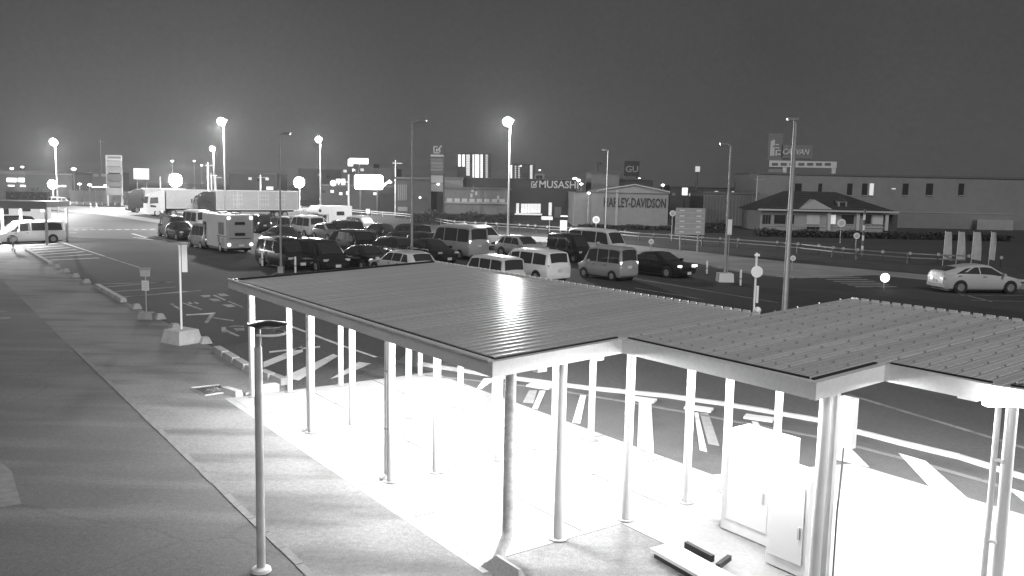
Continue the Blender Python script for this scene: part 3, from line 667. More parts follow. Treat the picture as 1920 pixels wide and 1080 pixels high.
    return t

car('black minivan turned nose to the shelter, right of the thin unlit pole', (607, 513), 1, 'minivan', .02, 4.75, 1.80, 1.76)
car('black minivan with bright windows standing behind the thin unlit pole', (541, 509), 1, 'minivan', .025, 4.75, 1.78, 1.76)
car('small grey van parked at the left side of the large motorhome', (382, 468), -1, 'kei', .22, 3.4, 1.48, 1.85, 'van', 'parked_van')
car('dark kei van farthest left in the row, beside the bright lane', (318, 446), -1, 'kei', .10, 3.4, 1.48, 1.90, 'van', 'parked_van')
car('dark glossy hatchback beside the leftmost kei van', (337, 452), 1, 'hatch', .03, 4.0, 1.70, 1.52)
car('white high-roofed van behind the small grey van', (368, 440), -1, 'van', .72, 4.6, 1.72, 2.25, 'van', 'parked_van')
car('dark van showing its tail just right of the motorhome', (484, 438), -1, 'kei', .05, 3.4, 1.48, 1.85, 'van', 'parked_van', opts=('taillights',))
car('dark compact with lit tail in the second row left of the unlit pole', (507, 437), -1, 'hatch', .06, 3.8, 1.66, 1.55, opts=('taillights',))
car('grey boxy off-roader facing the camera below the long trailer', (549, 442), 1, 'kei', .20, 3.6, 1.6, 1.78)
car('dark saloon whose long roof shows above the black minivans', (536, 462), 1, 'sedan', .05, 4.8, 1.82, 1.47)
car('pale van with square rear window left of the white off-roader', (580, 446), -1, 'van', .55, 4.4, 1.7, 1.98, 'van', 'parked_van')
car('white off-roader facing the camera under the motorhome with sleeping bunk', (600, 446), 1, 'suv', .70, 4.5, 1.8, 1.80)
car('grey hatchback with shiny headlight in the middle of the rows', (622, 453), 1, 'hatch', .20, 4.0, 1.70, 1.52)
car('dark people carrier with tail towards camera behind the grey hatchback', (652, 454), -1, 'minivan', .03, 4.6, 1.75, 1.80)
car('black people carrier with pale number plate in the nearest row', (664, 482), -1, 'minivan', .02, 4.6, 1.74, 1.78, opts=())
car('black saloon tucked between the black minivan and the estate with roof rack', (694, 512), -1, 'sedan', .02, 4.6, 1.78, 1.42, opts=('taillights',))
car('dark estate car in the second row left of the tall unlit pole', (742, 492), -1, 'suv', .03, 4.5, 1.78, 1.55)
car('black hatchback seen over the roof rack right of the tall unlit pole', (822, 496), 1, 'hatch', .025, 4.1, 1.72, 1.50)
car('dark hatchback low between the sunshade car and the dark saloon', (716, 452), -1, 'hatch', .04, 4.0, 1.70, 1.50)
car('car with bright silver sunshade filling its windscreen', (684, 438), 1, 'minivan', .30, 4.2, 1.69, 1.70, opts=('sunshade',))
car('small white hatchback right of the motorhome with sleeping bunk', (650, 433), -1, 'hatch', .68, 3.7, 1.66, 1.50)
car('dark saloon with a light roof edge left of the tall unlit pole', (766, 476), 1, 'sedan', .04, 4.7, 1.8, 1.50)
car('dark people carrier right behind the tall unlit pole', (779, 463), -1, 'minivan', .025, 4.5, 1.75, 1.78)
car('dark off-roader beside the silver high-roofed van', (800, 480), -1, 'suv', .03, 4.3, 1.76, 1.62)
car('white estate car with roof rack just above the shelter roof', (772, 529), -1, 'suv', .66, 4.6, 1.78, 1.50, opts=('rack',))
car('silver high-roofed camper van with round roof vent, tail towards camera', (880, 489), -1, 'van', .42, 4.85, 1.75, 2.32, 'van', 'parked_van', opts=('vent', 'taillights'))
car('white people carrier nose-on behind the silver camper van', (915, 468), 1, 'minivan', .72, 4.7, 1.75, 1.85)
car('silver off-roader facing right behind the white people carriers', (998, 489), 1, 'suv', .42, 4.3, 1.78, 1.58)
car('white low van cut off by the roof edge, left of the other white people carrier', (942, 545), -1, 'kei', .70, 3.6, 1.55, 1.58, 'van', 'parked_van')
car('white people carrier with very bright tail above the shelter roof edge', (1027, 534), -1, 'minivan', .9, 4.5, 1.73, 1.72)
car('black kei van left of the white high-roofed van', (1086, 494), 1, 'kei', .02, 3.4, 1.48, 1.90, 'van', 'parked_van')
car('white high-roofed van facing right behind the silver kei van', (1148, 487), 1, 'van', .66, 4.8, 1.75, 2.10, 'van', 'parked_van')
car('silver kei van with bright tail nearest the right exit', (1163, 529), -1, 'kei', .36, 3.4, 1.48, 1.86, 'van', 'parked_van', opts=('taillights',))
car('black saloon facing right at the end of the front row', (1272, 524), 1, 'sedan', .018, 4.6, 1.78, 1.40, opts=('headlights',))
_p, _q = G(1789, 549), G(1892, 551); _h = (_q - _p).normalized(); _n = Vector((-_h.y, _h.x, 0))
car('silver hatchback driving off alone at the right edge', None, 1, 'liftback', .50, 4.45, 1.74, 1.47, group=None, centre=(_p + _q) / 2 + _n * .75, heading=math.atan2(_h.y, _h.x) + .10, name='car')
_p, _q = G(2, 459), G(95, 456); _h = (_p - _q).normalized()
car('white people carrier parked side-on under the far left canopy', None, 1, 'minivan', .78, 4.75, 1.75, 1.72, group=None, centre=(_p + _q) / 2 + Vector((-.3, 1.0, 0)), heading=math.atan2(_h.y, _h.x))
_c = G(14, 440); car('dark car behind the white people carrier under the left canopy', None, 1, 'suv', .03, 4.5, 1.78, 1.60, group=None, centre=_c + Vector((-.6, 1.2, 0)), heading=math.atan2(_h.y, _h.x))
_p = G(112, 386); car('small white pickup-sized van passing on the far left road', None, 1, 'kei', .6, 3.4, 1.48, 1.6, 'van', 'van', None, centre=_p, heading=math.atan2(_h.y, _h.x) + math.pi)

# ---- motorhomes
def motorhome_big():
    L, W, H = 5.6, 1.92, 2.70
    p = G(425, 476); A_ = Vector((math.cos(YAW + .03), math.sin(YAW + .03), 0)); B_ = Vector((-A_.y, A_.x, 0)); c = p - A_ * (L / 2) + B_ * (W / 2); h = -A_
    t = thing('motorhome', 'large grey motorhome with slit windows and four round reflectors on its tail', 'motorhome', (c.x, c.y, 0), math.atan2(h.y, h.x), 'motorhomes')
    w = M('camper_white', .40, .45, 0, ((1.2, .05),)); mb = MB()
    sec = [(-L / 2, W / 2), (L / 2 - 1.5, W / 2), (L / 2 - .1, W / 2 - .12), (L / 2, .7), (L / 2, -.7), (L / 2 - .1, -W / 2 + .12), (L / 2 - 1.5, -W / 2), (-L / 2, -W / 2)]
    mb.prism([(x, y) for x, y in sec], .38, H - .08); mb.build('body', w, t)
    mb = MB(); mb.prism([(x * .995, y * .99) for x, y in sec], H - .08, H); mb.build('roof', M('camper_roof', .8, .5), t)
    mb = MB(); mb.box((0, 0, .30), (L * .92, W * .9, .2)); mb.build('chassis', trim_m, t)
    dk = M('camper_window', .03, .12)
    for z in (H * .78, H * .50):
        mb = MB(); mb.box((-L / 2 - .012, 0, z), (.03, .72, .2)); wdw = mb.build('tail_window', dk, t)
    for y in (-.80, .78):
        for z in (.62, H - .22):
            mb = MB(); mb.tube([(-L / 2 - .05, y, z), (-L / 2 + .02, y, z)], .12, 18); mb.build('round_reflector', EM('reflector_glow', 2.2), t)  # tail reflectors given a glow of their own
    mb = MB(); mb.box((-L / 2 - .012, 0, 1.05), (.02, 1.5, .03)); mb.build('tail_line', trim_m, t)
    for s_ in (-1, 1):
        mb = MB(); mb.box((-L / 2 - .008, s_ * W * .44, 1.55), (.014, .03, 2.1)); mb.build('corner_strip', M('camper_strip', .55, .5), t)
    for s_ in (-1, 1):
        mb = MB(); mb.box((-L / 2 + 1.05, s_ * (W / 2 + .006), 1.72), (1.1, .02, .85)); f = mb.build('side_window', M('curtained_window', .16, .2, 0, ((9., .4),)), t)
        for i in range(4): mb = MB(); mb.box((-L / 2 + .6 + i * .3, s_ * (W / 2 + .018), 1.72), (.03, .01, .84)); mb.build('curtain_fold', M('curtain', .3), f)
        mb = MB(); mb.box((-L / 2 + 1.0, s_ * (W / 2 + .005), 1.18), (1.9, .014, .06)); mb.build('side_stripe', trim_m, t)
        mb = MB(); mb.box((-L / 2 + .75, s_ * (W / 2 + .006), .78), (.62, .02, .62)); mb.build('locker_door', M('locker', .24, .5), t)
        mb = MB(); mb.box((-L / 2 + 1.6, s_ * (W / 2 + .006), .92), (.36, .02, .46)); mb.build('locker_door', M('locker_dark', .1, .4), t)
        mb = MB(); mb.box((L / 2 - 1.0, s_ * (W / 2 - .04), 1.75), (.7, .08, .6)); mb.build('cab_window', dk, t)
    tm, rm = wheel_mesh(.36)
    for x in (-L * .26, L * .33):
        for s_ in (-1, 1): wo_ = link('wheel', tm, t, (x, s_ * (W / 2 - .09), .36)); link('rim', rm, wo_)
    for i in range(3): mb = MB(); mb.box((-1.4 + i * 1.3, (i % 2) * .5 - .2, H + .05), (.7, .5, .10)); mb.build('roof_hatch', M('hatch_grey', .25, .5), t)
    mb = MB(); mb.box((-L / 2 - .03, -.1, .55), (.03, .36, .17)); mb.build('number_plate', plate_m, t)
    mb = MB(); mb.box((L / 2 + .005, 0, 1.75), (.03, 1.3, .7)); mb.build('windscreen', dk, t)
motorhome_big()
def motorhome_alcove():
    L, W, H = 4.7, 1.9, 2.65; c = G(612, 433) + Vector((0, 1, 0)); h = -B
    t = thing('motorhome', 'white motorhome with sleeping bunk over its cab, facing left', 'motorhome', (c.x, c.y, 0), math.atan2(h.y, h.x) + .15, 'motorhomes')
    w = M('camper_white_bright', .70, .45, 0, ((1.2, .05),))
    mb = MB(); mb.add(*(lambda pr: ([(x, s_ * W / 2, z) for s_ in (-1, 1) for x, z in pr], [tuple(range(len(pr))), tuple(reversed(range(len(pr), 2 * len(pr))))] + [(i, (i + 1) % len(pr), len(pr) + (i + 1) % len(pr), len(pr) + i) for i in range(len(pr))]))([(-L / 2, .45), (.55, .45), (.55, 1.75), (L / 2 - .75, 1.75), (L / 2 - .45, 1.95), (L / 2 - .42, 2.25), (L / 2 - .8, H), (-L / 2, H)])); mb.build('living_box', w, t)
    mb = MB(); pr = [(.56, .35), (L / 2 - .05, .35), (L / 2, .75), (L / 2 - .15, 1.05), (1.55, 1.20), (1.15, 1.74), (.56, 1.74)]
    n = len(pr); mb.add([(x, s_ * W * .44, z) for s_ in (-1, 1) for x, z in pr], [tuple(range(n)), tuple(reversed(range(n, 2 * n)))] + [(i, (i + 1) % n, n + (i + 1) % n, n + i) for i in range(n)]); mb.build('cab', paint(.70), t)
    for s_ in (-1, 1):
        mb = MB(); mb.slab([(.75, s_ * (W * .44 + .004), 1.2), (1.5, s_ * (W * .44 + .004), 1.2), (1.12, s_ * (W * .44 + .004), 1.68), (.75, s_ * (W * .44 + .004), 1.68)], (0, s_, 0), .015); mb.build('cab_window', glass_m, t)
        mb = MB(); mb.box((-.9, s_ * (W / 2 + .006), 1.85), (.95, .02, .42)); mb.build('side_window', glass_m, t)
        mb = MB(); mb.box((L / 2 - .75, s_ * (W / 2 + .006), 2.15), (.28, .02, .3)); mb.build('bunk_window', glass_m, t)
    mb = MB(); mb.slab([(1.57, -.72, 1.22), (1.57, .72, 1.22), (1.19, .7, 1.70), (1.19, -.7, 1.70)], (.75, 0, .6), .02); mb.build('windscreen', glass_m, t)
    tm, rm = wheel_mesh(.32)
    for x in (-1.35, 1.55):
        for s_ in (-1, 1): wo_ = link('wheel', tm, t, (x, s_ * (W / 2 - .12), .32)); link('rim', rm, wo_)
    mb = MB(); mb.box((0, 0, .36), (L * .9, W * .8, .2)); mb.build('chassis', trim_m, t)
motorhome_alcove()
_c = G(8, 432); mh = thing('motorhome', 'white boxy motorhome with one window behind the far left canopy', 'motorhome', (_c.x - 1.0, _c.y + 4.5, 0), math.atan2(_h.y, _h.x), 'motorhomes')
mb = MB(); mb.box((0, 0, 1.55), (5.0, 2.0, 2.3)); mb.build('body', M('camper_white_bright', .7), mh)
mb = MB(); mb.box((-.2, 1.01, 1.95), (.8, .03, .55)); mb.build('window', glass_m, mh); mb = MB(); mb.box((1.6, 1.01, 1.8), (.5, .03, .8)); mb.build('window', glass_m, mh)
mb = MB(); mb.box((-.2, -1.01, 1.95), (.8, .03, .55)); mb.build('window', glass_m, mh)
tm, rm = wheel_mesh(.34)
for x in (-1.5, 1.6):
    for s_ in (-1, 1): link('rim', rm, link('wheel', tm, mh, (x, s_ * .92, .34)))

# ---- lorries
def lorry(px, L, cab_tone, box_tone, label, artic=False, H=3.75, dy=0.0):
    h = -B; W = 2.45; p = G(*px); c = p - h * (L / 2) + B * 0 - A * (W / 2)
    t = thing('lorry', label, 'lorry', (c.x, c.y, 0), math.atan2(h.y, h.x) + dy, 'lorries parked in the far lane')
    pc = paint(cab_tone); F = L / 2; CL = 2.3
    pr = [(F - CL, .75), (F - .05, .75), (F, 1.1), (F - .03, 1.75), (F - .22, 2.75), (F - .5, 3.0), (F - 1.5, 3.55), (F - CL, 3.6)]
    n = len(pr); mb = MB(); mb.add([(x, s_ * W * .49, z) for s_ in (-1, 1) for x, z in pr], [tuple(range(n)), tuple(reversed(range(n, 2 * n)))] + [(i, (i + 1) % n, n + (i + 1) % n, n + i) for i in range(n)]); mb.build('cab', pc, t)
    mb = MB(); mb.box((F - .9, 0, .55), (1.7, W * .96, .5)); mb.build('bumper', pc if cab_tone > .2 else trim_m, t)
    for s_ in (-1, 1):
        y = s_ * (W * .49 + .004)
        mb = MB(); mb.slab([(F - 1.45, y, 1.85), (F - .32, y, 1.75), (F - .42, y, 2.6), (F - 1.4, y, 2.65)], (0, s_, 0), .02); mb.build('door_window', glass_m, t)
        mb = MB(); mb.slab([(F - 1.15, y, 1.25), (F - .4, y, 1.3), (F - .38, y, 1.62), (F - 1.1, y, 1.5)], (0, s_, 0), .02); mb.build('lower_window', glass_m, t)
        mb = MB(); mb.box((F + .05, s_ * (W * .49 + .12), 2.25), (.16, .2, .55)); mb.build('wing_mirror', trim_m, t)
        mb = MB(); mb.box((F - .03, s_ * W * .36, .72), (.12, .4, .2)); mb.build('headlight', lens_m, t)
        mb = MB(); mb.box((F - .52, s_ * .7, 3.12), (.1, .18, .1)); mb.build('marker_light', lens_m, t)
    mb = MB(); mb.slab([(F - .01, -1.02, 1.8), (F - .01, 1.02, 1.8), (F - .2, 1.0, 2.72), (F - .2, -1.0, 2.72)], (1, 0, .2), .02); mb.build('windscreen', glass_m, t)
    bx_m = M('box_%03d' % int(box_tone * 1000), box_tone, .5, 0, ((.8, .06), (6., .06)), stains=(.9, .58, .85, (1, 1, 1), 0))
    b0, b1 = -L / 2, F - CL - .18
    mb = MB(); mb.box(((b0 + b1) / 2, 0, (1.1 + H) / 2), (b1 - b0, W, H - 1.1)); bx_ = mb.build('cargo_box', bx_m, t)
    for s_ in (-1, 1):
        for z in (1.14, H - .04):
            mb = MB(); mb.box(((b0 + b1) / 2, s_ * (W / 2 + .012), z), (b1 - b0, .03, .09)); mb.build('box_rail', M('rail_pale', .65, .45), bx_)
        if artic:
            k = int((b1 - b0) / 2.35)
            for i in range(k + 1):
                xx = b0 + .05 + i * (b1 - b0 - .1) / k; mb = MB(); mb.box((xx, s_ * (W / 2 + .01), (1.1 + H) / 2), (.07, .03, H - 1.3)); mb.build('box_post', M('rail_pale', .65), bx_)
            for g in (.18, .38, .70):
                for i in range(4):
                    xx = b0 + (b1 - b0) * g + i * .38
                    mb = MB(); mb.box((xx, s_ * (W / 2 + .03), 2.5), (.035, .04, 2.0)); mb.build('lock_rod', M('rod', .7, .35, .4), bx_)
                for z in (1.9, 2.6, 3.1):
                    mb = MB(); mb.box((b0 + (b1 - b0) * g + .57, s_ * (W / 2 + .03), z), (1.4, .035, .04)); mb.build('lock_bar', M('rod', .7), bx_)
    mb = MB(); mb.box((-.3, 0, .95), (L * .9, .9, .22)); mb.build('chassis', trim_m, t)
    for s_ in (-1, 1): mb = MB(); mb.box((-.2, s_ * W * .47, .72), (L * .38, .05, .3)); mb.build('side_guard', M('guard', .3, .5), t)
    tm, rm = wheel_mesh(.48)
    xs = [F - 1.3, F - 3.4, -L / 2 + 2.6, -L / 2 + 1.4] if not artic else [F - 1.3, F - 4.3, F - 5.5, -L / 2 + 3.2, -L / 2 + 2.0]
    for x in xs:
        for s_ in (-1, 1): link('rim', rm, link('wheel', tm, t, (x, s_ * (W / 2 - .14), .48)))
lorry((277, 406), 11.0, .72, .50, 'white lorry with a plain grey box under the bright floodlight')
lorry((371, 409), 14.2, .03, .40, 'long dark-cabbed lorry pulling a pale trailer with lock rods', True, 3.8)
lorry((240, 399), 8.5, .05, .42, 'dark-cabbed lorry half hidden at the left end of the lane')

# ================================================================ lamp posts
pole_m = M('pole_steel', .38, .45, .4, ((4., .1),)); glow = EM('lamp_glow', 60.0)
def lot_lamp(px, dist, label, power, H=None, r=.09, head=.5):
    top = AT(px[0], px[1], dist); H = top.z
    t = thing('lamp_post', label, 'lamp post', (top.x + .25, top.y, 0), 0, 'tall lit lamp posts of the car park')
    mb = MB(); mb.tube([(0, 0, 0), (0, 0, H + .1)], [r * 1.3, r * .7], 12); mb.build('pole', pole_m, t, 50)
    mb = MB(); mb.box((-.12, 0, H + .05), (1.0, .08, .08)); mb.build('cross_arm', pole_m, t)
    for dx, dz in ((-.25, -.05),):
        mb = MB(); mb.box((dx, .12, H + dz), (.5, .2, .5)); f = mb.build('floodlight', dark_steel, t)
        mb = MB(); mb.lathe((0, 0, 0), [(.02, -.10), (head * .55, -.05), (head * .9, .06), (head * .85, .22), (.02, .24)], 16); o = mb.build('lens', glow, f, 60, loc=(dx, .16, H + dz)); o.rotation_euler = (math.pi / 2 + .5, 0, 0)
    lamp('lamp_light', t, (-.2, -.9, H - 1.0), power, .35)
    return t
lot_lamp((952, 226), 87, 'lit lamp post right of the pylon sign, nearest of the lit ones', 15000, head=.52)
lot_lamp((415, 226), 95, 'lit lamp post rising in front of the long trailer', 20000, head=.48)
lot_lamp((597, 260), 128, 'lit lamp post right of the low floodlight, beside the trailer end', 15000, head=.5)
lot_lamp((100, 265), 122, 'lit lamp post farthest left, above the shop front', 26000, head=.6)
lot_lamp((398, 278), 172, 'small lit lamp post just left of the trailer lamp post', 12000, head=.55)
def flood(px, dist, label, head, power):
    c = AT(px[0], px[1], dist); t = thing('floodlight_mast', label, 'floodlight', (c.x, c.y, 0), 0, 'low floodlights at the far edge')
    mb = MB(); mb.tube([(0, .3, 0), (0, .3, c.z + .6)], .09, 10); mb.build('mast', pole_m, t, 50)
    mb = MB(); mb.box((0, .12, c.z), (head * 1.7, .16, head * 1.5)); mb.build('housing', dark_steel, t)
    mb = MB(); mb.lathe((0, 0, 0), [(.02, .0), (head * .5, .06), (head, .3), (head * .9, .42), (.02, .44)], 18)
    o = mb.build('lens', EM('flood_glow', 70.0), t, 60, loc=(0, .35 - .05, c.z)); o.rotation_euler = (math.pi / 2, 0, 0)
    lamp('flood_light', t, (0, -.75, c.z), power, .6)
flood((329, 338), 150, 'very bright floodlight glaring above the white lorry', 1.15, 45000)
flood((561, 342), 170, 'bright floodlight low in the sky right of the long trailer', 1.05, 14000)
flood((98, 346), 190, 'bright low floodlight in front of the far left shop', 1.0, 26000)
def dark_pole(px_base, ytop, label, arm, r=.075, base=None):
    p = G(*px_base); c = p.copy(); d = p.y; lo = AT(px_base[0], ytop, d).z
    t = thing('light_pole', label, 'lamp post', (p.x, p.y, 0), 0, 'unlit lamp posts')
    mb = MB(); mb.tube([(0, 0, 0), (0, 0, lo)], [r, r * .6], 14); mb.build('pole', pole_m, t, 50)
    mb = MB(); mb.tube([(0, 0, lo - .05), (arm * .5, 0, lo + .05), (arm, 0, lo + .08)], .03, 8); mb.build('arm', pole_m, t, 50)
    mb = MB(); mb.box((arm, 0, lo + .06), (.42, .24, .09)); h = mb.build('lamp_head', M('unlit_head', .25, .4), t)
    mb = MB(); mb.box((arm, 0, lo + .005), (.34, .18, .02)); mb.build('lens', M('unlit_lens', .5, .2), h)
    mb = MB(); mb.box((0, 0, .18), (.3, .3, .36)); mb.build('foot', kerb_conc, t)
    return t
dark_pole((527, 512), 252, 'thin unlit lamp post in front of the black minivans', .4, .06)
dark_pole((772, 512), 228, 'tall unlit lamp post beside the white estate car', .55, .075)
dark_pole((1135, 437), 282, 'thin unlit lamp post in front of the gabled motorcycle shop', -.5, .09)
dp = dark_pole((1358, 528), 272, 'unlit lamp post carrying a bright upright plate, on a white foot', -.4, .075)
mb = MB(); mb.box((.02, 0, .24), (.85, .8, .48), taper=.92); mb.build('white_foot', M('foot_white', .72, .6), dp)
mb = MB(); mb.box((.13, -.09, 3.05), (.24, .03, .85)); mb.build('plate', M('sign_white', .9), dp)
mb = MB(); mb.tube([(.13, -.09, .5), (.13, -.09, 2.7)], .03, 8); mb.build('plate_post', steel, dp, 50)
dark_pole((1470, 600), 226, 'thick unlit lamp post behind the right half of the shelter roof', -.12, .12)

# ================================================================ signs along the main road
def roadsign(px, ycen, label, shape='disc', r=.32, m=None, cat='road sign', extra=None):
    p = G(*px); z = AT(px[0], ycen, p.y).z; t = thing('road_sign', label, cat, (p.x, p.y, 0), 0)
    mb = MB(); mb.tube([(0, 0, 0), (0, 0, z + r)], .04, 10); mb.build('post', steel, t, 50)
    m = m or M('sign_white', .9)
    mb = MB()
    if shape == 'disc': mb.tube([(0, -.05, z), (0, -.09, z)], r, 24)
    elif shape == 'tri': mb.slab([(-r, -.06, z + r * .7), (r, -.06, z + r * .7), (0, -.06, z - r)], (0, -1, 0), .03)
    else: mb.box((0, -.07, z), (shape[0], .03, shape[1]))
    f = mb.build('face', m, t)
    if shape == 'disc' and r != .24: mb = MB(); mb.tube([(0, -.09, z), (0, -.10, z)], r * .62, 24); mb.build('symbol', M('sign_grey', .62, .5), f)
    return t
def w_at(px0, px1, d): return (px1 - px0) * d / FPX
roadsign((1117, 436), 412, 'round road sign left of the motorcycle shop lettering', r=.42)
roadsign((1575, 456), 418, 'round road sign in front of the hip-roofed shop', r=.42)
roadsign((1604, 470), 442, 'small round sign beside the striped pole', r=.28)
roadsign((1657, 541), 520.5, 'lone white marker lamp by the crossing near the exit', r=.24, m=EM('marker_glow', 4.0))
roadsign((1259, 452), 400, 'small round sign left of the direction board', r=.3)
roadsign((1220, 472), 453, 'small round reflector sign in front of the direction board', r=.22)
roadsign((1485, 505), 484, 'small round reflector right behind the thick unlit lamp post', r=.18)
t = thing('striped_pole', 'dark and white striped pole beside the round sign at the shop', 'marker pole', G(1616, 480))
for i in range(9):
    mb = MB(); mb.tube([(0, 0, i * .42), (0, 0, i * .42 + .42)], .085, 10); mb.build('band', M('sign_white', .9) if i % 2 else M('band_dark', .15), t, 60)
t = thing('traffic_sign', 'white lit road sign plate on a thin post before the dark store', 'road sign', G(1030, 436))
d_ = G(1030, 436).y; z_ = AT(1030, 409, d_).z
mb = MB(); mb.tube([(0, 0, 0), (0, 0, z_)], .045, 8); mb.build('post', steel, t, 50)
mb = MB(); mb.box((-.3, -.07, z_), (1.25, .05, .38)); mb.build('plate', M('sign_white', .9), t)
t = thing('notice_board', 'pale square notice board on two legs in front of the dark store', 'notice board', G(1056, 442))
d_ = G(1056, 442).y; z0, z1 = AT(1056, 432, d_).z, AT(1056, 413, d_).z
mb = MB(); mb.box((0, 0, (z0 + z1) / 2), (.75, .06, z1 - z0)); mb.build('panel', M('board_white', .82), t)
for s_ in (-.3, .3): mb = MB(); mb.tube([(s_, .03, 0), (s_, .03, z1)], .035, 8); mb.build('leg', steel, t, 50)
# direction board
d_ = 70.; c = AT(1294, 415, d_); t = thing('direction_board', 'large pale direction board with five rows beside the main road', 'direction sign', (c.x, c.y, 0))
z0, z1 = AT(1294, 440, d_).z, AT(1294, 390, d_).z; w_ = w_at(1267, 1322, d_)
mb = MB(); mb.box((0, 0, (z0 + z1) / 2), (w_, .08, z1 - z0)); pn = mb.build('panel', M('panel_pale', .42, .5, 0, ((3., .06),)), t)
for i in range(5):
    zz = z1 - (i + .5) * (z1 - z0) / 5
    mb = MB(); mb.box((0, -.05, zz - .17), (w_ * .98, .02, .03)); mb.build('row_line', M('panel_line', .7), pn)
    for s_ in (-.28, .28):
        mb = MB(); mb.box((w_ * s_, -.055, zz), (w_ * .16, .03, .12)); mb.build('row_mark', M('panel_mark', .75), pn)
for s_ in (-.3, .3): mb = MB(); mb.tube([(w_ * s_, .08, 0), (w_ * s_, .08, z1)], .07, 10); mb.build('post', steel, t, 50)
# delineators
dl = MB(); dl.tube([(0, 0, 0), (0, 0, .78)], .035, 8); dl_me = dl.mesh('post', dark_steel)
dr_ = MB(); dr_.tube([(0, -.03, .8), (0, -.07, .8)], .12, 14); dr_me = dr_.mesh('reflector', M('reflector_pale', .45, .4))
dpts = [(852, 415), (871, 416), (891, 417), (911, 418), (931, 419), (953, 419), (974, 421), (990, 422), (1004, 423), (1026, 425), (1071, 427), (1094, 430), (1144, 432), (1171, 434), (1198, 437), (1226, 439), (1256, 440), (1286, 443), (1317, 445), (1350, 447), (1384, 449), (1457, 454), (1496, 457), (1535, 460), (1562, 464), (1581, 466), (1608, 468), (1655, 472), (1706, 475), (1759, 477), (1816, 480), (1877, 483)]
P3 = []
for x, y in dpts:
    p = G(x, y, .8); P3.append(Vector((p.x, p.y, 0)))
    t = thing('delineator', 'round pale reflector on a short post along the main road fence', 'delineator', (p.x, p.y, 0), 0, 'round reflectors along the main road fence')
    link('post', dl_me, t); link('reflector', dr_me, t)
gr = thing('guard_rail', 'low steel guard rail running along the main road behind the car park', 'guard rail')
PR = [Vector((p.x, p.y, 0)) for p in (G(545, 387, .75), G(640, 392, .75), G(760, 401, .75))] + [p + Vector((0, .35, 0)) for p in P3[::2]]
for p, q in zip(PR, PR[1:]):
    n = Vector((-(q - p).y, (q - p).x, 0)).normalized()
    for z in (.42, .72): mb = MB(); mb.obox(p + Vector((0, 0, z)), q - p, n * .05, (0, 0, .09)); mb.build('rail', M('rail_steel', .30, .4, .3), gr)
    k = max(1, int((q - p).length / 3.2))
    for i in range(k): mb = MB(); mb.tube([p.lerp(q, i / k) + n * .09, p.lerp(q, i / k) + n * .09 + Vector((0, 0, .82))], .045, 6); mb.build('rail_post', M('rail_steel', .55), gr)
# banner flags at the far right
for i, (x, w_) in enumerate(((1767, .62), (1792, .6), (1820, .66), (1853, .42))):
    p = G(x, 498); t = thing('banner_flag', ('leftmost of four pale banner flags at the right', 'second banner flag from the left at the right edge', 'third banner flag from the left at the right edge', 'rightmost of the four pale banner flags')[i], 'banner flag', (p.x, p.y, 0), 0, 'banner flags by the main road')
    mb = MB(); mb.tube([(0, 0, 0), (.03, 0, 2.5)], .018, 8); mb.build('pole', white_steel, t, 50)
    vs, fs = [], []; n = 8
    for r_ in range(13):
        z = 2.45 - r_ * .165
        for k in range(n + 1):
            u = k / n; vs.append((.03 + u * w_ * (.75 + .25 * (r_ / 12) ** .5), .07 * math.sin(u * 7 + r_ * .25 + i) * u, z - u * .10 * r_ / 12))
    for r_ in range(12):
        for k in range(n): q = r_ * (n + 1) + k; fs.append((q, q + 1, q + n + 2, q + n + 1))
    mb = MB(); mb.add(vs, fs); mb.build('cloth', M('flag_cloth', .50, .8, 0, ((2., .12),)), t, 80)

# ================================================================ buildings across the road
def walls(name, m): return M(name, m, .7, 0, ((.15, .08), (1.5, .06)))
wall_d = walls('wall_dark', .07); wall_g = walls('wall_grey', .26); wall_l = walls('wall_light', .30); wall_r = walls('wall_right', .22)
win_d = M('far_glass', .03, .12, 0, spec=.8); lit1 = EM('lit_window', 2.2, .9); lit0 = EM('dim_window', .45, .9)
def bpos(x0, x1, yt, dist):
    a, b = AT(x0, 360, dist), AT(x1, 360, dist); return a.x, b.x, AT((x0 + x1) / 2, yt, dist).z
def zpx(x, y, dist): return AT(x, y, dist).z
def building(label, x0, x1, yt, dist, depth, wm, group=None, parapet=.3, name='building'):
    xl, xr, h = bpos(x0, x1, yt, dist); w = xr - xl
    t = thing(name, label, 'building', ((xl + xr) / 2, dist + depth / 2, 0), 0, group)
    mb = MB(); mb.box((0, 0, h / 2), (w, depth, h)); mb.build('walls', wm, t)
    mb = MB(); mb.box((0, 0, h + parapet / 2), (w + .3, depth + .3, parapet)); mb.build('roof', M('roof_edge', .12, .7), t)
    t['fx'] = (xl + xr) / 2; t['fd'] = dist; t['fdep'] = depth; return t
def on_face(t, x0, x1, y0, y1, m, name, proud=.06, par=None):
    d = t['fd']; a, b = AT(x0, y0, d), AT(x1, y1, d); z0, z1 = AT((x0 + x1) / 2, y1, d).z, AT((x0 + x1) / 2, y0, d).z
    mb = MB(); mb.box(((a.x + b.x) / 2 - t['fx'], -t['fdep'] / 2 - proud / 2, (z0 + z1) / 2), (abs(b.x - a.x), proud, abs(z1 - z0))); return mb.build(name, m, par or t)
def window(t, x0, x1, y0, y1, m=None):
    f = on_face(t, x0, x1, y0, y1, m or win_d, 'window', .07); on_face(t, x0 - .8, x1 + .8, y1, y1 + 1.2, M('sill', .4, .6), 'sill', .12, f); return f
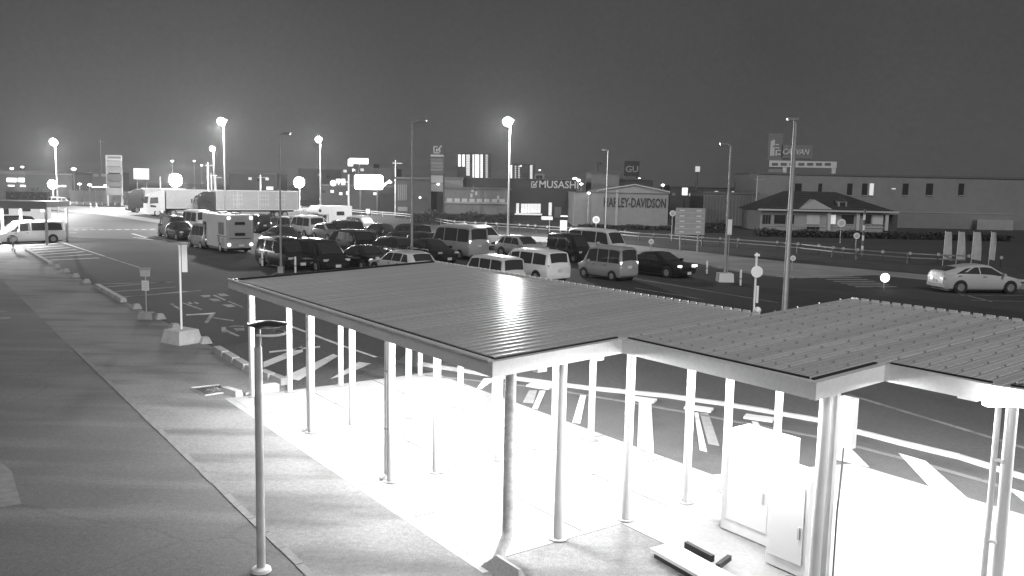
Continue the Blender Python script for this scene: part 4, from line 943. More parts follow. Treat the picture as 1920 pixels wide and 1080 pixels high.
def text_on(t, s, x0, x1, y0, y1, m, proud=.02, shear=0.0):
    d = t['fd']; a, b = AT(x0, y1, d), AT(x1, y1, d); z0, z1 = zpx((x0 + x1) / 2, y1, d), zpx((x0 + x1) / 2, y0, d)
    return lettering(s, b.x - a.x, z1 - z0, m, t, (a.x - t['fx'], -t['fdep'] / 2 - proud, z0), (1, 0, 0), (0, 0, 1), .08, shear=shear)
# long flat-roofed building at the right
t = building('long flat-roofed grey building behind the hip-roofed shop', 1420, 1990, 332, 132, 14, wall_r)
for x0, x1, m in ((1491, 1502, None), (1535, 1540, None), (1589, 1597, None), (1617, 1625, None), (1631, 1637, lit0), (1693, 1702, None), (1737, 1748, None), (1798, 1806, None)): window(t, x0, x1, 344, 366, m)
on_face(t, 1672, 1679, 353, 355, lit0, 'wall_lamp'); on_face(t, 1825, 1890, 412, 434, walls('wall_shed', .34), 'lean_to', 1.2)
on_face(t, 1640, 1900, 398, 400, M('wall_band', .3, .6), 'wall_band', .05)
rs = thing('roof_sign', 'roof sign with slanted lettering over a pale banner frame at the right', 'sign', (AT(1505, 330, 134).x, 134, zpx(1505, 332, 132)))
rs['fx'] = AT(1505, 330, 134).x; d_ = 134.; base = zpx(1505, 332, 132)
def rsbox(x0, x1, y0, y1, m, nm, dy=0., th=.2):
    a, b = AT(x0, y0, d_), AT(x1, y1, d_); z0, z1 = zpx((x0 + x1) / 2, y1, d_), zpx((x0 + x1) / 2, y0, d_); mb = MB()
    mb.box(((a.x + b.x) / 2 - rs['fx'], dy, (z0 + z1) / 2 - base), (b.x - a.x, th, abs(z1 - z0))); return mb.build(nm, m, rs)
rsbox(1443, 1467, 250, 300, M('sign_dark', .17, .7), 'tower_panel', .3); rsbox(1467, 1524, 272, 297, M('sign_dark', .17), 'letter_panel', .3); rsbox(1470, 1520, 297, 302, M('sign_leg', .12), 'panel_leg', .4)
bn = rsbox(1443, 1568, 302, 314, M('banner_pale', .55, .6), 'banner', 0)
for i in range(7): rsbox(1447 + i * 16.5, 1458 + i * 16.5, 305.5, 310.5, M('print_dark', .12), 'banner_print', -.13, .03)
for x in (1468, 1560): rsbox(x, x + 6, 314, 330, M('banner_pale', .55), 'leg', .05)
rsbox(1443, 1466, 314, 331, wall_r, 'plinth', .3)
a_, b_ = AT(1467, 290, d_), AT(1518, 290, d_); z0, z1 = zpx(1490, 290, d_), zpx(1490, 279, d_)
lettering('CARVAN', b_.x - a_.x - .2, z1 - z0, M('letters_pale', .55, .6), rs, (a_.x - rs['fx'], .16, z0 - base), (1, 0, 0), (0, 0, 1), .1, shear=.22)
for x0, x1, y0, y1 in ((1446, 1448.5, 264, 292), (1449.5, 1453, 262, 273), (1455, 1461, 270, 272), (1454, 1462, 276, 278), (1450, 1452, 276, 292), (1455, 1457, 281, 292), (1458.5, 1464, 281, 283), (1458.5, 1464, 288, 290.5)): rsbox(x0, x1, y0, y1, M('letters_pale', .55), 'sign_stroke', .16, .08)
# hip-roofed shop
D = 112.; xl, xr, ze = bpos(1428, 1660, 396, D); w = xr - xl; cx = (xl + xr) / 2; dep = 9.0; zr_ = zpx(1525, 359, D + 3)
t = thing('house', 'low shop with dark hip roof, dormers and long window front', 'building', (cx, D + dep / 2, 0)); t['fx'] = cx; t['fd'] = D; t['fdep'] = dep
mb = MB(); mb.box((0, 0, ze / 2), (w, dep, ze)); mb.build('walls', wall_l, t)
e = .6; mb = MB(); rx0, rx1 = AT(1490, 360, D).x - cx, AT(1590, 360, D).x - cx
mb.add([(-w / 2 - e, -dep / 2 - e, ze), (w / 2 + e + 1.2, -dep / 2 - e, ze), (w / 2 + e + 1.2, dep / 2 + e, ze), (-w / 2 - e, dep / 2 + e, ze), (rx0, 0, zr_), (rx1, 0, zr_)], [(0, 1, 5, 4), (1, 2, 5), (2, 3, 4, 5), (3, 0, 4), (3, 2, 1, 0)])
rf = mb.build('roof', M('hip_roof', .045, .6, 0, ((.5, .15), (5., .2)), (8, .05)), t)
for i in range(1, 9):   # tile courses
    k = i / 9; y = (-dep / 2 - e) * (1 - k); z = ze + (zr_ - ze) * k; x0 = (-w / 2 - e) * (1 - k) + rx0 * k; x1 = (w / 2 + e + 1.2) * (1 - k) + rx1 * k
    mb = MB(); mb.box(((x0 + x1) / 2, y - .03, z + .02), (x1 - x0, .1, .05)); mb.build('tile_course', M('hip_roof_dark', .035, .6), rf)
mb = MB(); mb.box((.6, -dep / 2 - e - .02, ze + .06), (w + 2.4 - .2, .12, .22)); mb.build('eave_board', M('eave_pale', .45, .6), rf)
gx = AT(1530, 370, D).x - cx; zg = ze + .25
mb = MB(); mb.add([(gx - 2.2, -dep / 2 - .3, zg), (gx + 2.2, -dep / 2 - .3, zg), (gx, -dep / 2 + .6, zg + 1.25), (gx, .3, zg + 1.25)], [(0, 1, 2), (0, 2, 3), (1, 3, 2)]); mb.build('gable', wall_l, t)
gx2 = AT(1584, 380, D).x - cx
mb = MB(); mb.box((gx2, -dep / 2 + 1.3, ze + .95), (1.15, 1.2, .8)); dm_ = mb.build('dormer', wall_l, t); mb = MB(); mb.box((gx2, -dep / 2 + .66, ze + .95), (.7, .06, .5)); mb.build('dormer_window', win_d, dm_)
mb = MB(); mb.add([(gx2 - .75, -dep / 2 + .6, ze + 1.35), (gx2 + .75, -dep / 2 + .6, ze + 1.35), (gx2, -dep / 2 + .6, ze + 1.8), (gx2 - .75, -dep / 2 + 2.0, ze + 1.35), (gx2 + .75, -dep / 2 + 2.0, ze + 1.35), (gx2, -dep / 2 + 2.0, ze + 1.8)], [(0, 1, 2), (3, 5, 4), (0, 2, 5, 3), (1, 4, 5, 2)]); mb.build('dormer_roof', M('hip_roof', .045), dm_)
for x0, x1, m in ((1430, 1434, None), (1436, 1439, None), (1441, 1444, None), (1452, 1472, None), (1480, 1488, None), (1513, 1536, walls('notice', .5)), (1558, 1566, lit0), (1578, 1600, None), (1606, 1612, None), (1622, 1632, None), (1636, 1655, walls('blind', .5))): window(t, x0, x1, 403, 420, m)
on_face(t, 1513, 1536, 424, 430, win_d, 'door_panel'); on_face(t, 1430, 1660, 424.5, 425.5, M('eave_pale', .45), 'sill_band', .09)
for x in (1552, 1606, 1660): on_face(t, x, x + 3, 397, 432, M('veranda_post', .5, .6), 'veranda_post', .3)
mb = MB(); mb.box((w / 2 + 1.2, -1, 1.2), (2.2, 5, 2.4)); mb.build('porch', wall_d, t)
# motorcycle shop with shallow gable
t = building('grey gabled motorcycle shop with tall dark lettering on its wall', 1078, 1254, 362, 114, 16, walls('wall_shop', .24), parapet=.05)
d_ = 114.; z0 = zpx(1166, 362, d_); a, b, c_ = AT(1120, 362, d_), AT(1256, 362, d_), AT(1190, 347, d_)
mb = MB(); mb.slab([(a.x - t['fx'], -8, z0 + .05), (b.x - t['fx'], -8, z0 + .05), (b.x - t['fx'], -8, z0 + .18), (c_.x - t['fx'], -8, zpx(1190, 348, d_)), (a.x - t['fx'], -8, z0 + .3)], (0, 1, 0), 16); mb.build('gable_roof', walls('wall_shop_gable', .26), t)
for p, q in (((1122, 358), (1190, 347)), ((1190, 347), (1256, 361))):
    p3, q3 = AT(p[0], p[1], d_), AT(q[0], q[1], d_); mb = MB(); mb.obox((p3.x - t['fx'], -8.25, p3.z), (q3.x - p3.x, 0, q3.z - p3.z), (0, .3, 0), (0, 0, .16)); mb.build('verge_board', M('verge_pale', .4, .6), t)
text_on(t, 'HARLEY-DAVIDSON', 1132, 1248, 371, 389, M('letters_black', .035, .6))
on_face(t, 1155, 1157, 356, 424, M('drain_pale', .36, .6), 'downpipe', .15)
t = building('plain upper storey block behind the motorcycle shop', 1108, 1160, 326, 140, 10, walls('wall_block', .2))
p_ = AT(1124, 326, 141); mb = MB(); mb.tube([(p_.x - t['fx'], 0, p_.z), (p_.x - t['fx'], 0, AT(1124, 302, 141).z)], .1, 8); mb.build('mast', dark_steel, t); mb = MB(); mb.box((p_.x - t['fx'] + .3, 0, AT(1124, 306, 141).z), (.9, .2, .4)); mb.build('loudspeaker', dark_steel, t)
t = building('dark flat roof block right behind the motorcycle shop', 1160, 1224, 338, 145, 10, wall_d)
# shop sign on stilts
c = AT(1184.5, 316, 160); t = thing('shop_sign', 'dark square shop sign with two pale letters on high posts', 'sign', (c.x, 160, 0)); t['fx'] = c.x; t['fd'] = 160.; t['fdep'] = .3
z0, z1 = zpx(1184, 330, 160), zpx(1184, 302, 160); mb = MB(); mb.box((0, 0, (z0 + z1) / 2), (w_at(1171, 1199, 160), .3, z1 - z0)); mb.build('panel', M('sign_black', .03, .5), t)
text_on(t, 'GU', 1172.5, 1196, 311, 323, M('letters_pale_gu', .30, .6))
for s_ in (-1, 1): mb = MB(); mb.tube([(s_ * .9, .1, 0), (s_ * .9, .1, z0 + .2)], .14, 8); mb.build('post', dark_steel, t)
# dark home store with lettering
t = building('dark wide store with pale lettering along its top', 884, 1080, 336, 128, 24, M('wall_store', .045, .7, 0, ((.15, .1),)), parapet=.12)
text_on(t, 'MUSASHI', 1011, 1084, 339, 353, M('letters_pale', .30, .6))
def logo(t, x0, x1, y0, y1, m):
    w, h = (x1 - x0), (y1 - y0)
    for q in ((x0, x0 + w * .16, y0, y1), (x0, x1, y1 - h * .16, y1), (x1 - w * .16, x1, y0 + h * .45, y1), (x0, x0 + w * .6, y0, y0 + h * .16), (x0 + w * .4, x0 + w * .56, y0 + h * .35, y0 + h * .75)):
        on_face(t, *q, m, 'logo_stroke', .1)
    d = t['fd']; a, b = AT(x0 + w * .5, y0 + h * .6, d), AT(x1 + w * .1, y0 - h * .12, d)
    mb = MB(); mb.obox((a.x - t['fx'], -t['fdep'] / 2 - .1, a.z), (b.x - a.x, 0, b.z - a.z), (0, .08, 0), (.12, 0, -.12)); mb.build('logo_stroke', m, t)
logo(t, 996, 1006, 340, 352, M('letters_pale', .30))
on_face(t, 968, 973, 381, 400, lit0, 'lit_pane'); 
for i in range(6): on_face(t, 977 + i * 6.2, 982.4 + i * 6.2, 382, 399, lit0, 'lit_pane')
on_face(t, 965, 1016, 400, 403, EM('dim_sill', .35), 'shop_shelf', .4); on_face(t, 1029, 1034, 380, 404, lit0, 'lit_pane'); on_face(t, 1040, 1052, 388, 408, M('panel_dim', .14, .6), 'panel')
on_face(t, 1051, 1080, 404.5, 406.5, EM('strip_glow', 1.6), 'strip_lamp', .2); on_face(t, 884, 960, 352, 356, M('fascia_dark', .10, .6), 'canopy', .8)
on_face(t, 979, 982, 393, 396, EM('small_glow', 3.0), 'wall_lamp', .2)
t = building('low grey store with dim shop front left of the dark store', 834, 955, 355, 126, 12, M('wall_low', .16, .7, 0, ((.2, .12), (2., .1))))
for i in range(8): on_face(t, 838 + i * 14, 848 + i * 14, 372 + i * .2, 378 + i * .2, M('shelf_dim', .30 if i % 3 else .45, .6), 'shop_window')
for x, y in ((884, 366), (886, 356), (934, 370), (893, 362)): on_face(t, x - 2, x + 2, y - 3, y + 4, M('poster', .45, .6), 'poster')
on_face(t, 834, 955, 379, 382, M('shop_band', .3, .6), 'band', .2)
t = building('dark block with slatted doors left of the pylon sign', 742, 806, 336, 130, 12, wall_d)
for i in range(5): on_face(t, 746 + i * 3.6, 748.4 + i * 3.6, 346, 376, M('slat', .18, .6), 'slat')
on_face(t, 746, 764, 388, 396, M('board_dim', .22, .6), 'notice'); on_face(t, 786, 789.5, 369, 372, EM('small_glow', 3.0), 'wall_lamp', .2)
t = building('grey wall block right of the pylon sign', 832, 868, 336, 133, 9, walls('wall_mid', .19))
# pylon sign
D = 118.; xl, xr, h = bpos(806, 833, 267, D); t = thing('pylon_sign', 'tall dark pylon sign with square logo at its top', 'sign', ((xl + xr) / 2, D, 0)); t['fx'] = (xl + xr) / 2; t['fd'] = D; t['fdep'] = .6
mb = MB(); z1 = zpx(819, 291, D); mb.box((0, 0, (h + z1) / 2), (xr - xl, .6, h - z1)); mb.build('logo_panel', M('sign_black', .03), t); logo(t, 813, 826, 274, 288, M('letters_mid', .34, .6))
on_face(t, 808, 832, 290, 294, M('panel_dim2', .30, .6), 'name_strip')
for s_ in (-1, 1): mb = MB(); mb.box((s_ * (xr - xl) * .46, .1, z1 / 2), (.16, .3, z1)); mb.build('leg', dark_steel, t)
for i, (y0, y1, v) in enumerate(((297, 303, .10), (304, 309, .14), (310, 315, .12), (316, 321, .13), (322, 327, .07), (329, 343, .24), (344, 359, .17))):
    on_face(t, 809, 831, y0, y1, M('tenant_%d' % i, v, .6), 'tenant_panel', .2)
on_face(t, 820, 825, 344, 347, EM('small_glow', 3.0), 'lamp', .4)
# far apartment blocks with corridor lights
def flats(label, x0, x1, yt, dist, cols, wm):
    t = building(label, x0, x1, yt - 1.5, dist, 12, wm, 'far apartment blocks')
    for cx_, w_, ya, yb, n, m in cols:
        for i in range(n):
            y = ya + (yb - ya) * i / n; on_face(t, cx_ - w_ / 2, cx_ + w_ / 2, y, y + (yb - ya) / n * .72, m, 'lit_window', .3)
l3 = EM('flat_lit', 1.6); l2 = EM('flat_dim', .35)
flats('far apartment block with seven columns of lit windows', 857, 918, 290, 400, ((861.5, 4.6, 290, 313, 7, l3), (869, 5, 290, 313, 7, l3), (877.5, 6.4, 290, 330, 12, EM('flat_mid', .8)), (887.5, 2.8, 290, 334, 13, l3), (894.5, 7.6, 290, 334, 13, l3), (903, 4, 290, 334, 13, l3), (912.5, 4.4, 290, 334, 13, l2)), walls('far_wall', .10))
flats('smaller far apartment block with sparse lit windows', 955, 1002, 310, 420, ((958.6, 3, 310, 336, 7, l3), (966.5, 2.6, 311, 336, 7, l2), (973, 3, 311, 335, 6, l2), (996, 4.6, 310, 336, 7, EM('flat_mid', .8)), (976.5, 3.4, 310, 313, 1, l3)), walls('far_wall', .10))
t = building('small far block with a pale framed front beside the apartments', 1002, 1020, 325, 300, 8, walls('far_pale', .4)); on_face(t, 1005, 1017, 329, 336, win_d, 'window')
# lit billboards
def board(label, x0, x1, y0, y1, dist, m, rounded=True, cat='billboard', posts=2):
    c = AT((x0 + x1) / 2, (y0 + y1) / 2, dist); w, h = w_at(x0, x1, dist), w_at(y0, y1, dist); t = thing('billboard', label, cat, (c.x, dist, 0))
    r = min(w, h) * .16 if rounded else .01; pts = []
    for sx_, sy_, a0 in ((1, 1, 0), (-1, 1, 90), (-1, -1, 180), (1, -1, 270)):
        for k in range(5):
            q = math.radians(a0 + k * 22.5); pts.append((sx_ * (w / 2 - r) + r * math.cos(q), c.z + sy_ * (h / 2 - r) + r * math.sin(q)))
    mb = MB(); mb.slab([(x, -.15, z) for x, z in pts], (0, 1, 0), .3); mb.build('lit_face', m, t)
    for k in range(posts):
        xx = 0 if posts == 1 else (-.3 + .6 * k) * w; mb = MB(); mb.tube([(xx, .3, 0), (xx, .3, c.z)], .14, 8); mb.build('post', dark_steel, t)
    return t
b1 = board('glaring white rounded billboard left of the pylon sign', 665, 718, 328, 355, 140, EM('billboard_glow', 5.0)); lamp('board_light', b1, (0, -1.6, 5.3), 1500, .8)
mb = MB(); mb.obox((2.4, -.2, 4.6), (1.0, 0, .9), (0, .2, 0), (0, 0, .35)); mb.build('side_arm', EM('arm_glow', 2.0), b1); mb = MB(); mb.lathe((3.5, -.1, 5.2), [(.05, 0), (.3, .1), (.3, .3), (.05, .45)], 10); mb.build('lamp', EM('arm_glow', 2.0), b1)
b2 = board('bright white roof sign above the traffic signals', 656, 690, 297, 307, 175, EM('roof_sign_glow', 4.0), False, posts=1)
mb = MB(); mb.box((-1.7, -.1, zpx(656, 305, 175)), (.9, .3, 1.3)); mb.build('side_panel', EM('roof_sign_glow', 4.0), b2)
board('dim white billboard above the left lorry', 251, 279, 316, 336, 190, EM('billboard_dim', .62), False)
# traffic signals
p = AT(654, 392, 118); t = thing('traffic_signal', 'traffic signal pole with bright round, pointed and square plates on its arm', 'traffic signal', (p.x, 118, 0))
zt_ = zpx(654, 327, 118); mb = MB(); mb.tube([(0, 0, 0), (0, 0, zt_)], [.16, .12], 10); mb.build('pole', M('pole_bright', .8, .5), t, 50)
z_ = zpx(645, 341, 118); mb = MB(); mb.tube([(0, 0, z_), (-2.6, 0, z_ - .1)], .07, 8); mb.build('arm', M('pole_bright', .8), t)
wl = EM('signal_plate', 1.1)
mb = MB(); mb.box((-.72, -.1, z_), (.5, .12, .82)); mb.build('square_plate', wl, t)
mb = MB(); mb.slab([(-1.75, -.1, z_ + .38), (-1.0, -.1, z_ + .38), (-1.0, -.1, z_ + .05), (-1.38, -.1, z_ - .45)], (0, -1, 0), .05); mb.build('pointed_plate', wl, t)
mb = MB(); mb.tube([(-2.1, -.1, z_ - .2), (-2.1, -.16, z_ - .2)], .42, 20); mb.build('round_plate', wl, t)
for z in (zpx(654, 362, 118),): mb = MB(); mb.box((-.2, -.1, z), (.25, .2, .4)); mb.build('pedestrian_signal', wl, t)
p = AT(690, 386, 112); t = thing('road_sign', 'white blank plate on the guard rail below the billboard', 'road sign', (AT(690, 398, 112).x, 112, 0))
mb = MB(); mb.tube([(0, 0, 0), (0, 0, zpx(690, 392, 112))], .04, 8); mb.build('post', steel, t); mb = MB(); mb.box((0, -.05, zpx(690, 396, 112)), (.5, .04, .62)); mb.build('plate', M('sign_white', .9), t)
# store fronts, trees and small lights behind the car park
for i, (x0, x1, yt, d, v, lab) in enumerate(((560, 655, 318, 260, .05, 'dark office block behind the low floodlight'), (640, 700, 308, 240, .12, 'grey block under the bright roof sign'), (430, 520, 326, 230, .06, 'low dark block behind the long trailer'), (700, 742, 318, 200, .10, 'narrow grey block right of the glaring billboard'), (600, 740, 350, 150, .05, 'long low dark shed behind the traffic signals'), (1256, 1420, 352, 150, .07, 'dark low shop row right of the motorcycle shop'), (1320, 1422, 364, 128, .17, 'pale corrugated shed left of the hip-roofed shop'), (1410, 1445, 330, 150, .2, 'narrow block under the left end of the roof sign'))):
    t = building(lab, x0, x1, yt, d, 10, walls('bg_%d' % i, v))
    rr = random.Random(i)
    if v < .13:
        for k in range(int((x1 - x0) / 16)):
            if rr.random() < .75:
                xx = x0 + 4 + k * 16; yy = yt + 6 + rr.random() * 5; on_face(t, xx, xx + 6, yy, yy + 5, (lit0, win_d, M('pane_grey', .25))[rr.randrange(3)], 'window', .1)
    else:
        for k in range(int((x1 - x0) / 6)): on_face(t, x0 + 2 + k * 6, x0 + 2.8 + k * 6, yt + 3, yt + 60, M('rib_grey', .12, .6), 'cladding_rib', .06)
on_tags = ((1279, 352, 1289, 366, 'pale square sign panel lit behind the direction board', .9), (500, 350, 512, 356, 'small lit window sign behind the long trailer', .8), (1304, 312, 1312, 322, 'small pale sign high above the dark shop row', .25))
for x0, y0, x1, y1, lab, s_ in on_tags:
    d_ = 146. if x0 > 1200 else 225.
    board(lab, x0, x1, y0, y1, d_, EM('sign_glow_%d' % int(x0), s_), False, 'sign', 1)
# ================================================================ far left: shops, canopy, pylon
t = building('flat petrol station canopy block at the far left edge', -60, 48, 326, 200, 14, wall_d, parapet=.8)
for x0, x1, y0, y1 in ((14, 31, 334, 341), (35, 46, 334, 341)): on_face(t, x0, x1, y0, y1, EM('shop_glow', 3.5), 'lit_sign', .3)
on_face(t, 15, 27, 347, 349.5, lit1, 'lit_window'); on_face(t, 38, 48, 347, 350, lit1, 'lit_window')
t = building('pale shop with bright fascia behind the left floodlight', 48, 136, 326, 215, 14, walls('wall_pale_shop', .22), parapet=.5)
for i in range(6): on_face(t, 50 + i * 4.6, 53 + i * 4.6, 331, 334, EM('shop_glow', 3.5), 'fascia_lamp', .3)
for i in range(7): on_face(t, 50 + i * 11, 58 + i * 11, 347.5, 350.5, lit1, 'lit_window', .2)
on_face(t, 48, 136, 325, 327, M('fascia_pale', .5, .6), 'fascia', .5)
t = building('dim shop row behind the white panel fence', 128, 204, 324, 225, 12, walls('wall_dim_shop', .14))
for i in range(5): on_face(t, 134 + i * 14, 143 + i * 14, 326, 331, M('shopsign_%d' % i, .3 + .08 * (i % 3), .6), 'shop_sign', .2)
on_face(t, 128, 204, 349.5, 351, lit1, 'window_strip', .3)
c0 = AT(186, 370, 165); t = thing('panel_fence', 'white panel fence along the far road at the left', 'fence', (c0.x, 165, 0))
for i in range(9):
    a = AT(132 + i * 11.8, 372, 165); mb = MB(); z0, z1 = .5, zpx(180, 358, 165); mb.box((a.x - c0.x + .55, 0, (z0 + z1) / 2), (1.08, .08, z1 - z0)); mb.build('fence_panel', M('fence_panel', .2, .6, 0, ((1., .12),)), t)
    mb = MB(); mb.tube([(a.x - c0.x, .05, 0), (a.x - c0.x, .05, z1 + .1)], .06, 8); mb.build('fence_post', M('fence_post', .55, .5), t)
c0 = AT(216, 380, 160); D = 160.; t = thing('pylon_sign', 'slim pale pylon sign with price panels at the far left', 'sign', (c0.x, D, 0)); t['fx'] = c0.x; t['fd'] = D; t['fdep'] = .4
zt_ = zpx(216, 291, D)
for s_ in (-1, 1): mb = MB(); mb.box((s_ * 1.35, 0, zt_ / 2), (.2, .4, zt_)); mb.build('leg', M('pylon_pale', .32, .5), t)
for y0, y1, v in ((291, 301, .34), (302, 312, .22), (313, 324, .18), (326, 340, .08), (341, 350, .12), (352, 366, .22)): on_face(t, 202, 230, y0, y1, M('pylon_%d' % y0, v, .6), 'price_panel', .1)
on_face(t, 204, 228, 293.5, 297.5, M('pylon_text', .12), 'name_band', .2)
# small street lights in the distance
for i, (x, y, d_, s_, lab) in enumerate(((22, 316, 230, .42, 'far street light above the petrol station'), (42, 313, 240, .38, 'second far street light above the petrol station'), (138, 317, 200, .5, 'far street light between the shop and the shop row'), (149, 345, 175, .32, 'small yard lamp left of the pale pylon'), (168, 346.5, 176, .36, 'small yard lamp in the middle left of the pale pylon'), (199, 348, 177, .42, 'small yard lamp at the foot of the pale pylon'), (250, 376, 150, .3, 'small lamp beside the left lorry'), (364, 302, 240, .28, 'tiny far light right of the glaring floodlight'), (378, 310, 240, .28, 'lower tiny far light right of the glaring floodlight'), (323, 302, 190, .3, 'light on top of the mast behind the glaring floodlight'), (1078, 335, 220, .55, 'pair of glowing lamps above the store lettering, left one'), (1085, 338, 220, .5, 'pair of glowing lamps above the store lettering, right one'), (1090, 345, 180, .35, 'lower glowing lamp right of the store lettering'), (1104, 362, 113, .22, 'wall lamp at the left corner of the motorcycle shop'), (1199, 335, 150, .2, 'tiny light under the dark square shop sign'), (1243, 347, 150, .3, 'tiny light right of the gable'), (1012, 319, 300, .3, 'tiny light above the small far block'))):
    p = AT(x, y, d_); t = thing('street_light', lab, 'street light', (p.x, d_, 0), 0, 'small far lights')
    mb = MB(); mb.tube([(0, 0, 0), (0, 0, p.z - .1)], .07, 8); mb.build('pole', pole_m, t)
    mb = MB(); mb.lathe((0, 0, p.z), [(.05, -s_ * .7), (s_, -s_ * .2), (s_, s_ * .3), (.05, s_ * .6)], 12); mb.build('glowing_head', EM('far_glow', 8.0), t, 60)
# utility poles
for i, (x, yt, d_, lab) in enumerate(((300, 331, 170, 'pale utility pole left of the glaring floodlight'), (390, 305, 150, 'pale utility pole left of the trailer lamp post'), (396, 324, 155, 'short pale pole beside the trailer lamp post'), (404, 328, 160, 'short thin pole right of the pale utility pole'), (488, 328, 170, 'pale pole behind the middle of the long trailer'), (742, 300, 140, 'thin dark pole left of the slatted block'), (1421, 330, 125, 'utility pole left of the hip-roofed shop'), (188, 262, 230, 'very tall thin mast above the shop row'))):
    p = AT(x, yt, d_); t = thing('utility_pole', lab, 'utility pole', (p.x, d_, 0), 0, 'utility poles')
    mb = MB(); mb.tube([(0, 0, 0), (0, 0, p.z)], [.16, .11], 10); mb.build('pole', M('pole_pale', .6, .6) if 250 < x < 500 else pole_m, t, 50)
    mb = MB(); mb.box((.3, 0, p.z - .5), (1.6, .12, .12)); mb.build('cross_arm', pole_m, t)
# ground and hedge along the far road
def hedge(label, x0, x1, yt, yb, seed, dist):
    a, b = AT(x0, 370, dist), AT(x1, 370, dist); h = zpx((x0 + x1) / 2, yt, dist); w = b.x - a.x; rr = random.Random(seed)
    t = thing('hedge', label, 'hedge', ((a.x + b.x) / 2, dist, 0))
    vs, fs = [], []
    for i in range(int(w * 130)):
        x = rr.uniform(-w / 2, w / 2); y = rr.uniform(-1, 1); z = rr.random() ** .7 * h * (.82 + .18 * math.sin(x * 1.3) + rr.uniform(-.12, .12)); s_ = rr.uniform(.1, .24)
        u = Vector((rr.uniform(-1, 1), rr.uniform(-1, 1), rr.uniform(-1, 1))).normalized(); v = u.cross(Vector((rr.uniform(-1, 1), rr.uniform(-1, 1), 1))).normalized(); c_ = Vector((x, y, z)); o = len(vs)
        vs += [c_ - u * s_, c_ + v * s_ * .5, c_ + u * s_, c_ - v * s_ * .5]; fs.append((o, o + 1, o + 2, o + 3))
    mb = MB(); mb.v = [tuple(p) for p in vs]; mb.f = fs; mb.mi = [0] * len(fs); me = mb.mesh('foliage', M('leaf_%d' % (seed % 2), .05, .7, 0, ((2., .3),))); o = link('foliage', me, t); o['kind'] = 'stuff'
    mb = MB(); mb.box((0, 0, h * .38), (w * .98, 1.2, h * .76)); mb.build('stems', M('stem_dark', .02, .9), t)
hedge('dark hedge before the petrol station at the far left', 14, 92, 352, 372, 3, 160)
hedge('dark hedge strip along the road before the grey store', 770, 965, 395, 410, 5, 112)
hedge('dark hedge strip before the motorcycle shop', 1085, 1260, 421, 432, 6, 108)
hedge('dark hedge strip before the hip-roofed shop', 1420, 1900, 433, 450, 8, 98)
hedge('dark shrubs behind the direction board', 1322, 1362, 412, 430, 9, 104)
# left canopy over the parked people carrier
D = 64.; c = G(46, 457); z0, z1 = zpx(45, 391, D), zpx(45, 377, D); xl, xr = AT(-40, 380, D).x, AT(89, 380, D).x
t = thing('carport', 'flat-roofed open canopy on slim posts at the far left', 'canopy', ((xl + xr) / 2, D, 0), .10)
w = xr - xl; mb = MB(); mb.box((0, 1.6, (z0 + z1) / 2 + .05), (w, 4.2, (z1 - z0) * .75)); mb.build('roof', M('canopy_roof', .17, .5, 0, ((1., .1),)), t)
mb = MB(); mb.box((0, -.53, (z0 + z1) / 2), (w + .05, .1, z1 - z0)); mb.build('fascia', M('canopy_fascia', .14, .5), t)
for x in (w / 2 - .12, w / 2 - 3.55, -w / 2 + .2):
    for y in (-.35, 3.3):
        mb = MB(); mb.box((x, y, z0 / 2), (.16, .16, z0)); mb.build('post', M('canopy_post', .32, .5), t)
mb = MB(); mb.box((w / 2 - .25, -.62, z0 - .12), (.22, .1, .14)); mb.build('lamp', EM('canopy_lamp', 4.0), t)
l = bpy.data.lights.new('canopy_light', 'AREA'); l.size = 2.5; l.energy = 1600; o = bpy.data.objects.new('canopy_light', l); COL.objects.link(o); o.parent = t; o.location = (-.4, 1.5, z0 - .15)
lamp('canopy_lamp_light', t, (-.6, -.30, z0 - .3), 2600, .12)
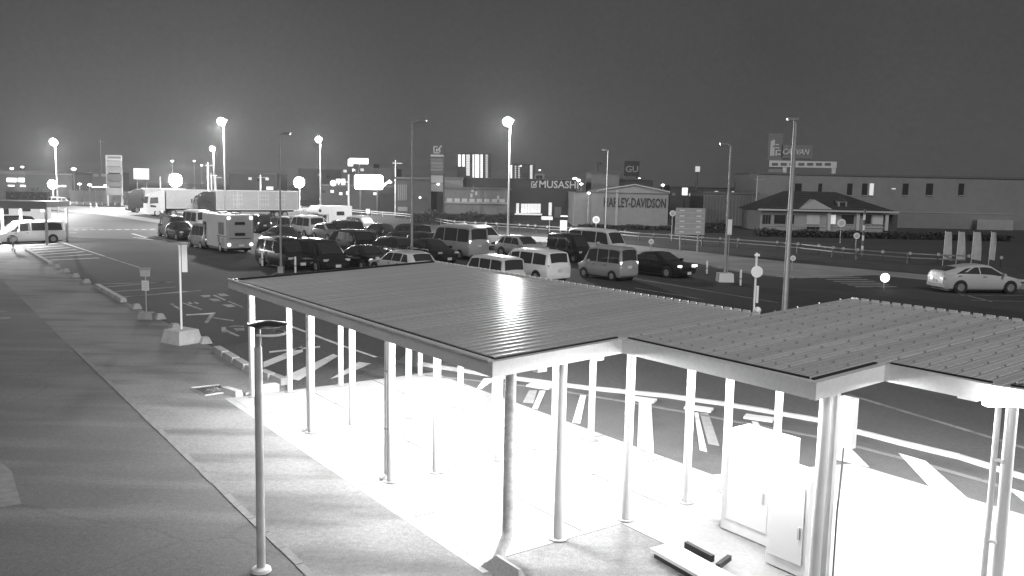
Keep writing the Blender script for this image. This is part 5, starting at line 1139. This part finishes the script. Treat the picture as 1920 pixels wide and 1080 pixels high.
# bicycle leaning near the canopy
p = G(25, 471); t = thing('bicycle', 'small bicycle standing before the white people carrier at the left', 'bicycle', (p.x, p.y, 0), -.9)
for x in (-.5, .5):
    mb = MB(); mb.tube([(x + .30 * math.cos(k * math.pi / 10), 0, .32 + .30 * math.sin(k * math.pi / 10)) for k in range(21)], .022, 6, False); mb.build('wheel', rubber, t, 60)
fr_m = M('bike_frame', .5, .35, .3); mb = MB(); mb.tube([(-.5, 0, .32), (-.15, 0, .3), (-.22, 0, .8)], .018, 6); mb.tube([(-.15, 0, .3), (.36, 0, .75)], .018, 6); mb.tube([(.5, 0, .32), (.34, 0, .95)], .018, 6); mb.build('frame', fr_m, t, 60)
mb = MB(); mb.box((-.24, 0, .84), (.25, .14, .06)); mb.build('saddle', black, t); mb = MB(); mb.tube([(.28, -.28, .98), (.36, 0, 1.0), (.28, .28, .98)], .016, 6); mb.build('handlebar', fr_m, t, 60)
mb = MB(); mb.box((.55, 0, .85), (.26, .3, .2)); mb.build('basket', M('basket', .55, .6), t)
# traffic cones on the far road
for i, x in enumerate((170, 181)):
    p = AT(x, 384, 150); t = thing('traffic_cone', ('left one of two small traffic cones before the panel fence', 'right one of two small traffic cones before the panel fence')[i], 'traffic cone', (p.x, 150, 0), 0, 'traffic cones')
    mb = MB(); mb.lathe((0, 0, 0), [(.24, 0), (.24, .04), (.16, .05), (.04, .72), (.02, .74)], 12); mb.build('cone', M('cone_white', .6, .5), t, 50); mb = MB(); mb.lathe((0, 0, 0), [(.125, .26), (.10, .40)], 12); mb.build('band', M('band_dark', .15), t)

# ================================================================ thin night haze round the whole place
mb = MB(); mb.box((0, 670, 13.0), (1560, 1500, 28.0)); hz = mb.build('haze', M('haze_shell', .5)); hz['kind'] = 'stuff'
hm = bpy.data.materials.new('haze_air'); hm.use_nodes = True; t = hm.node_tree; t.nodes.clear()
o_ = t.nodes.new('ShaderNodeOutputMaterial'); pv = t.nodes.new('ShaderNodeVolumePrincipled')
pv.inputs['Color'].default_value = (.92, .92, .92, 1); pv.inputs['Density'].default_value = .0003; pv.inputs['Anisotropy'].default_value = .5
t.links.new(pv.outputs[0], o_.inputs['Volume']); hz.data.materials[0] = hm
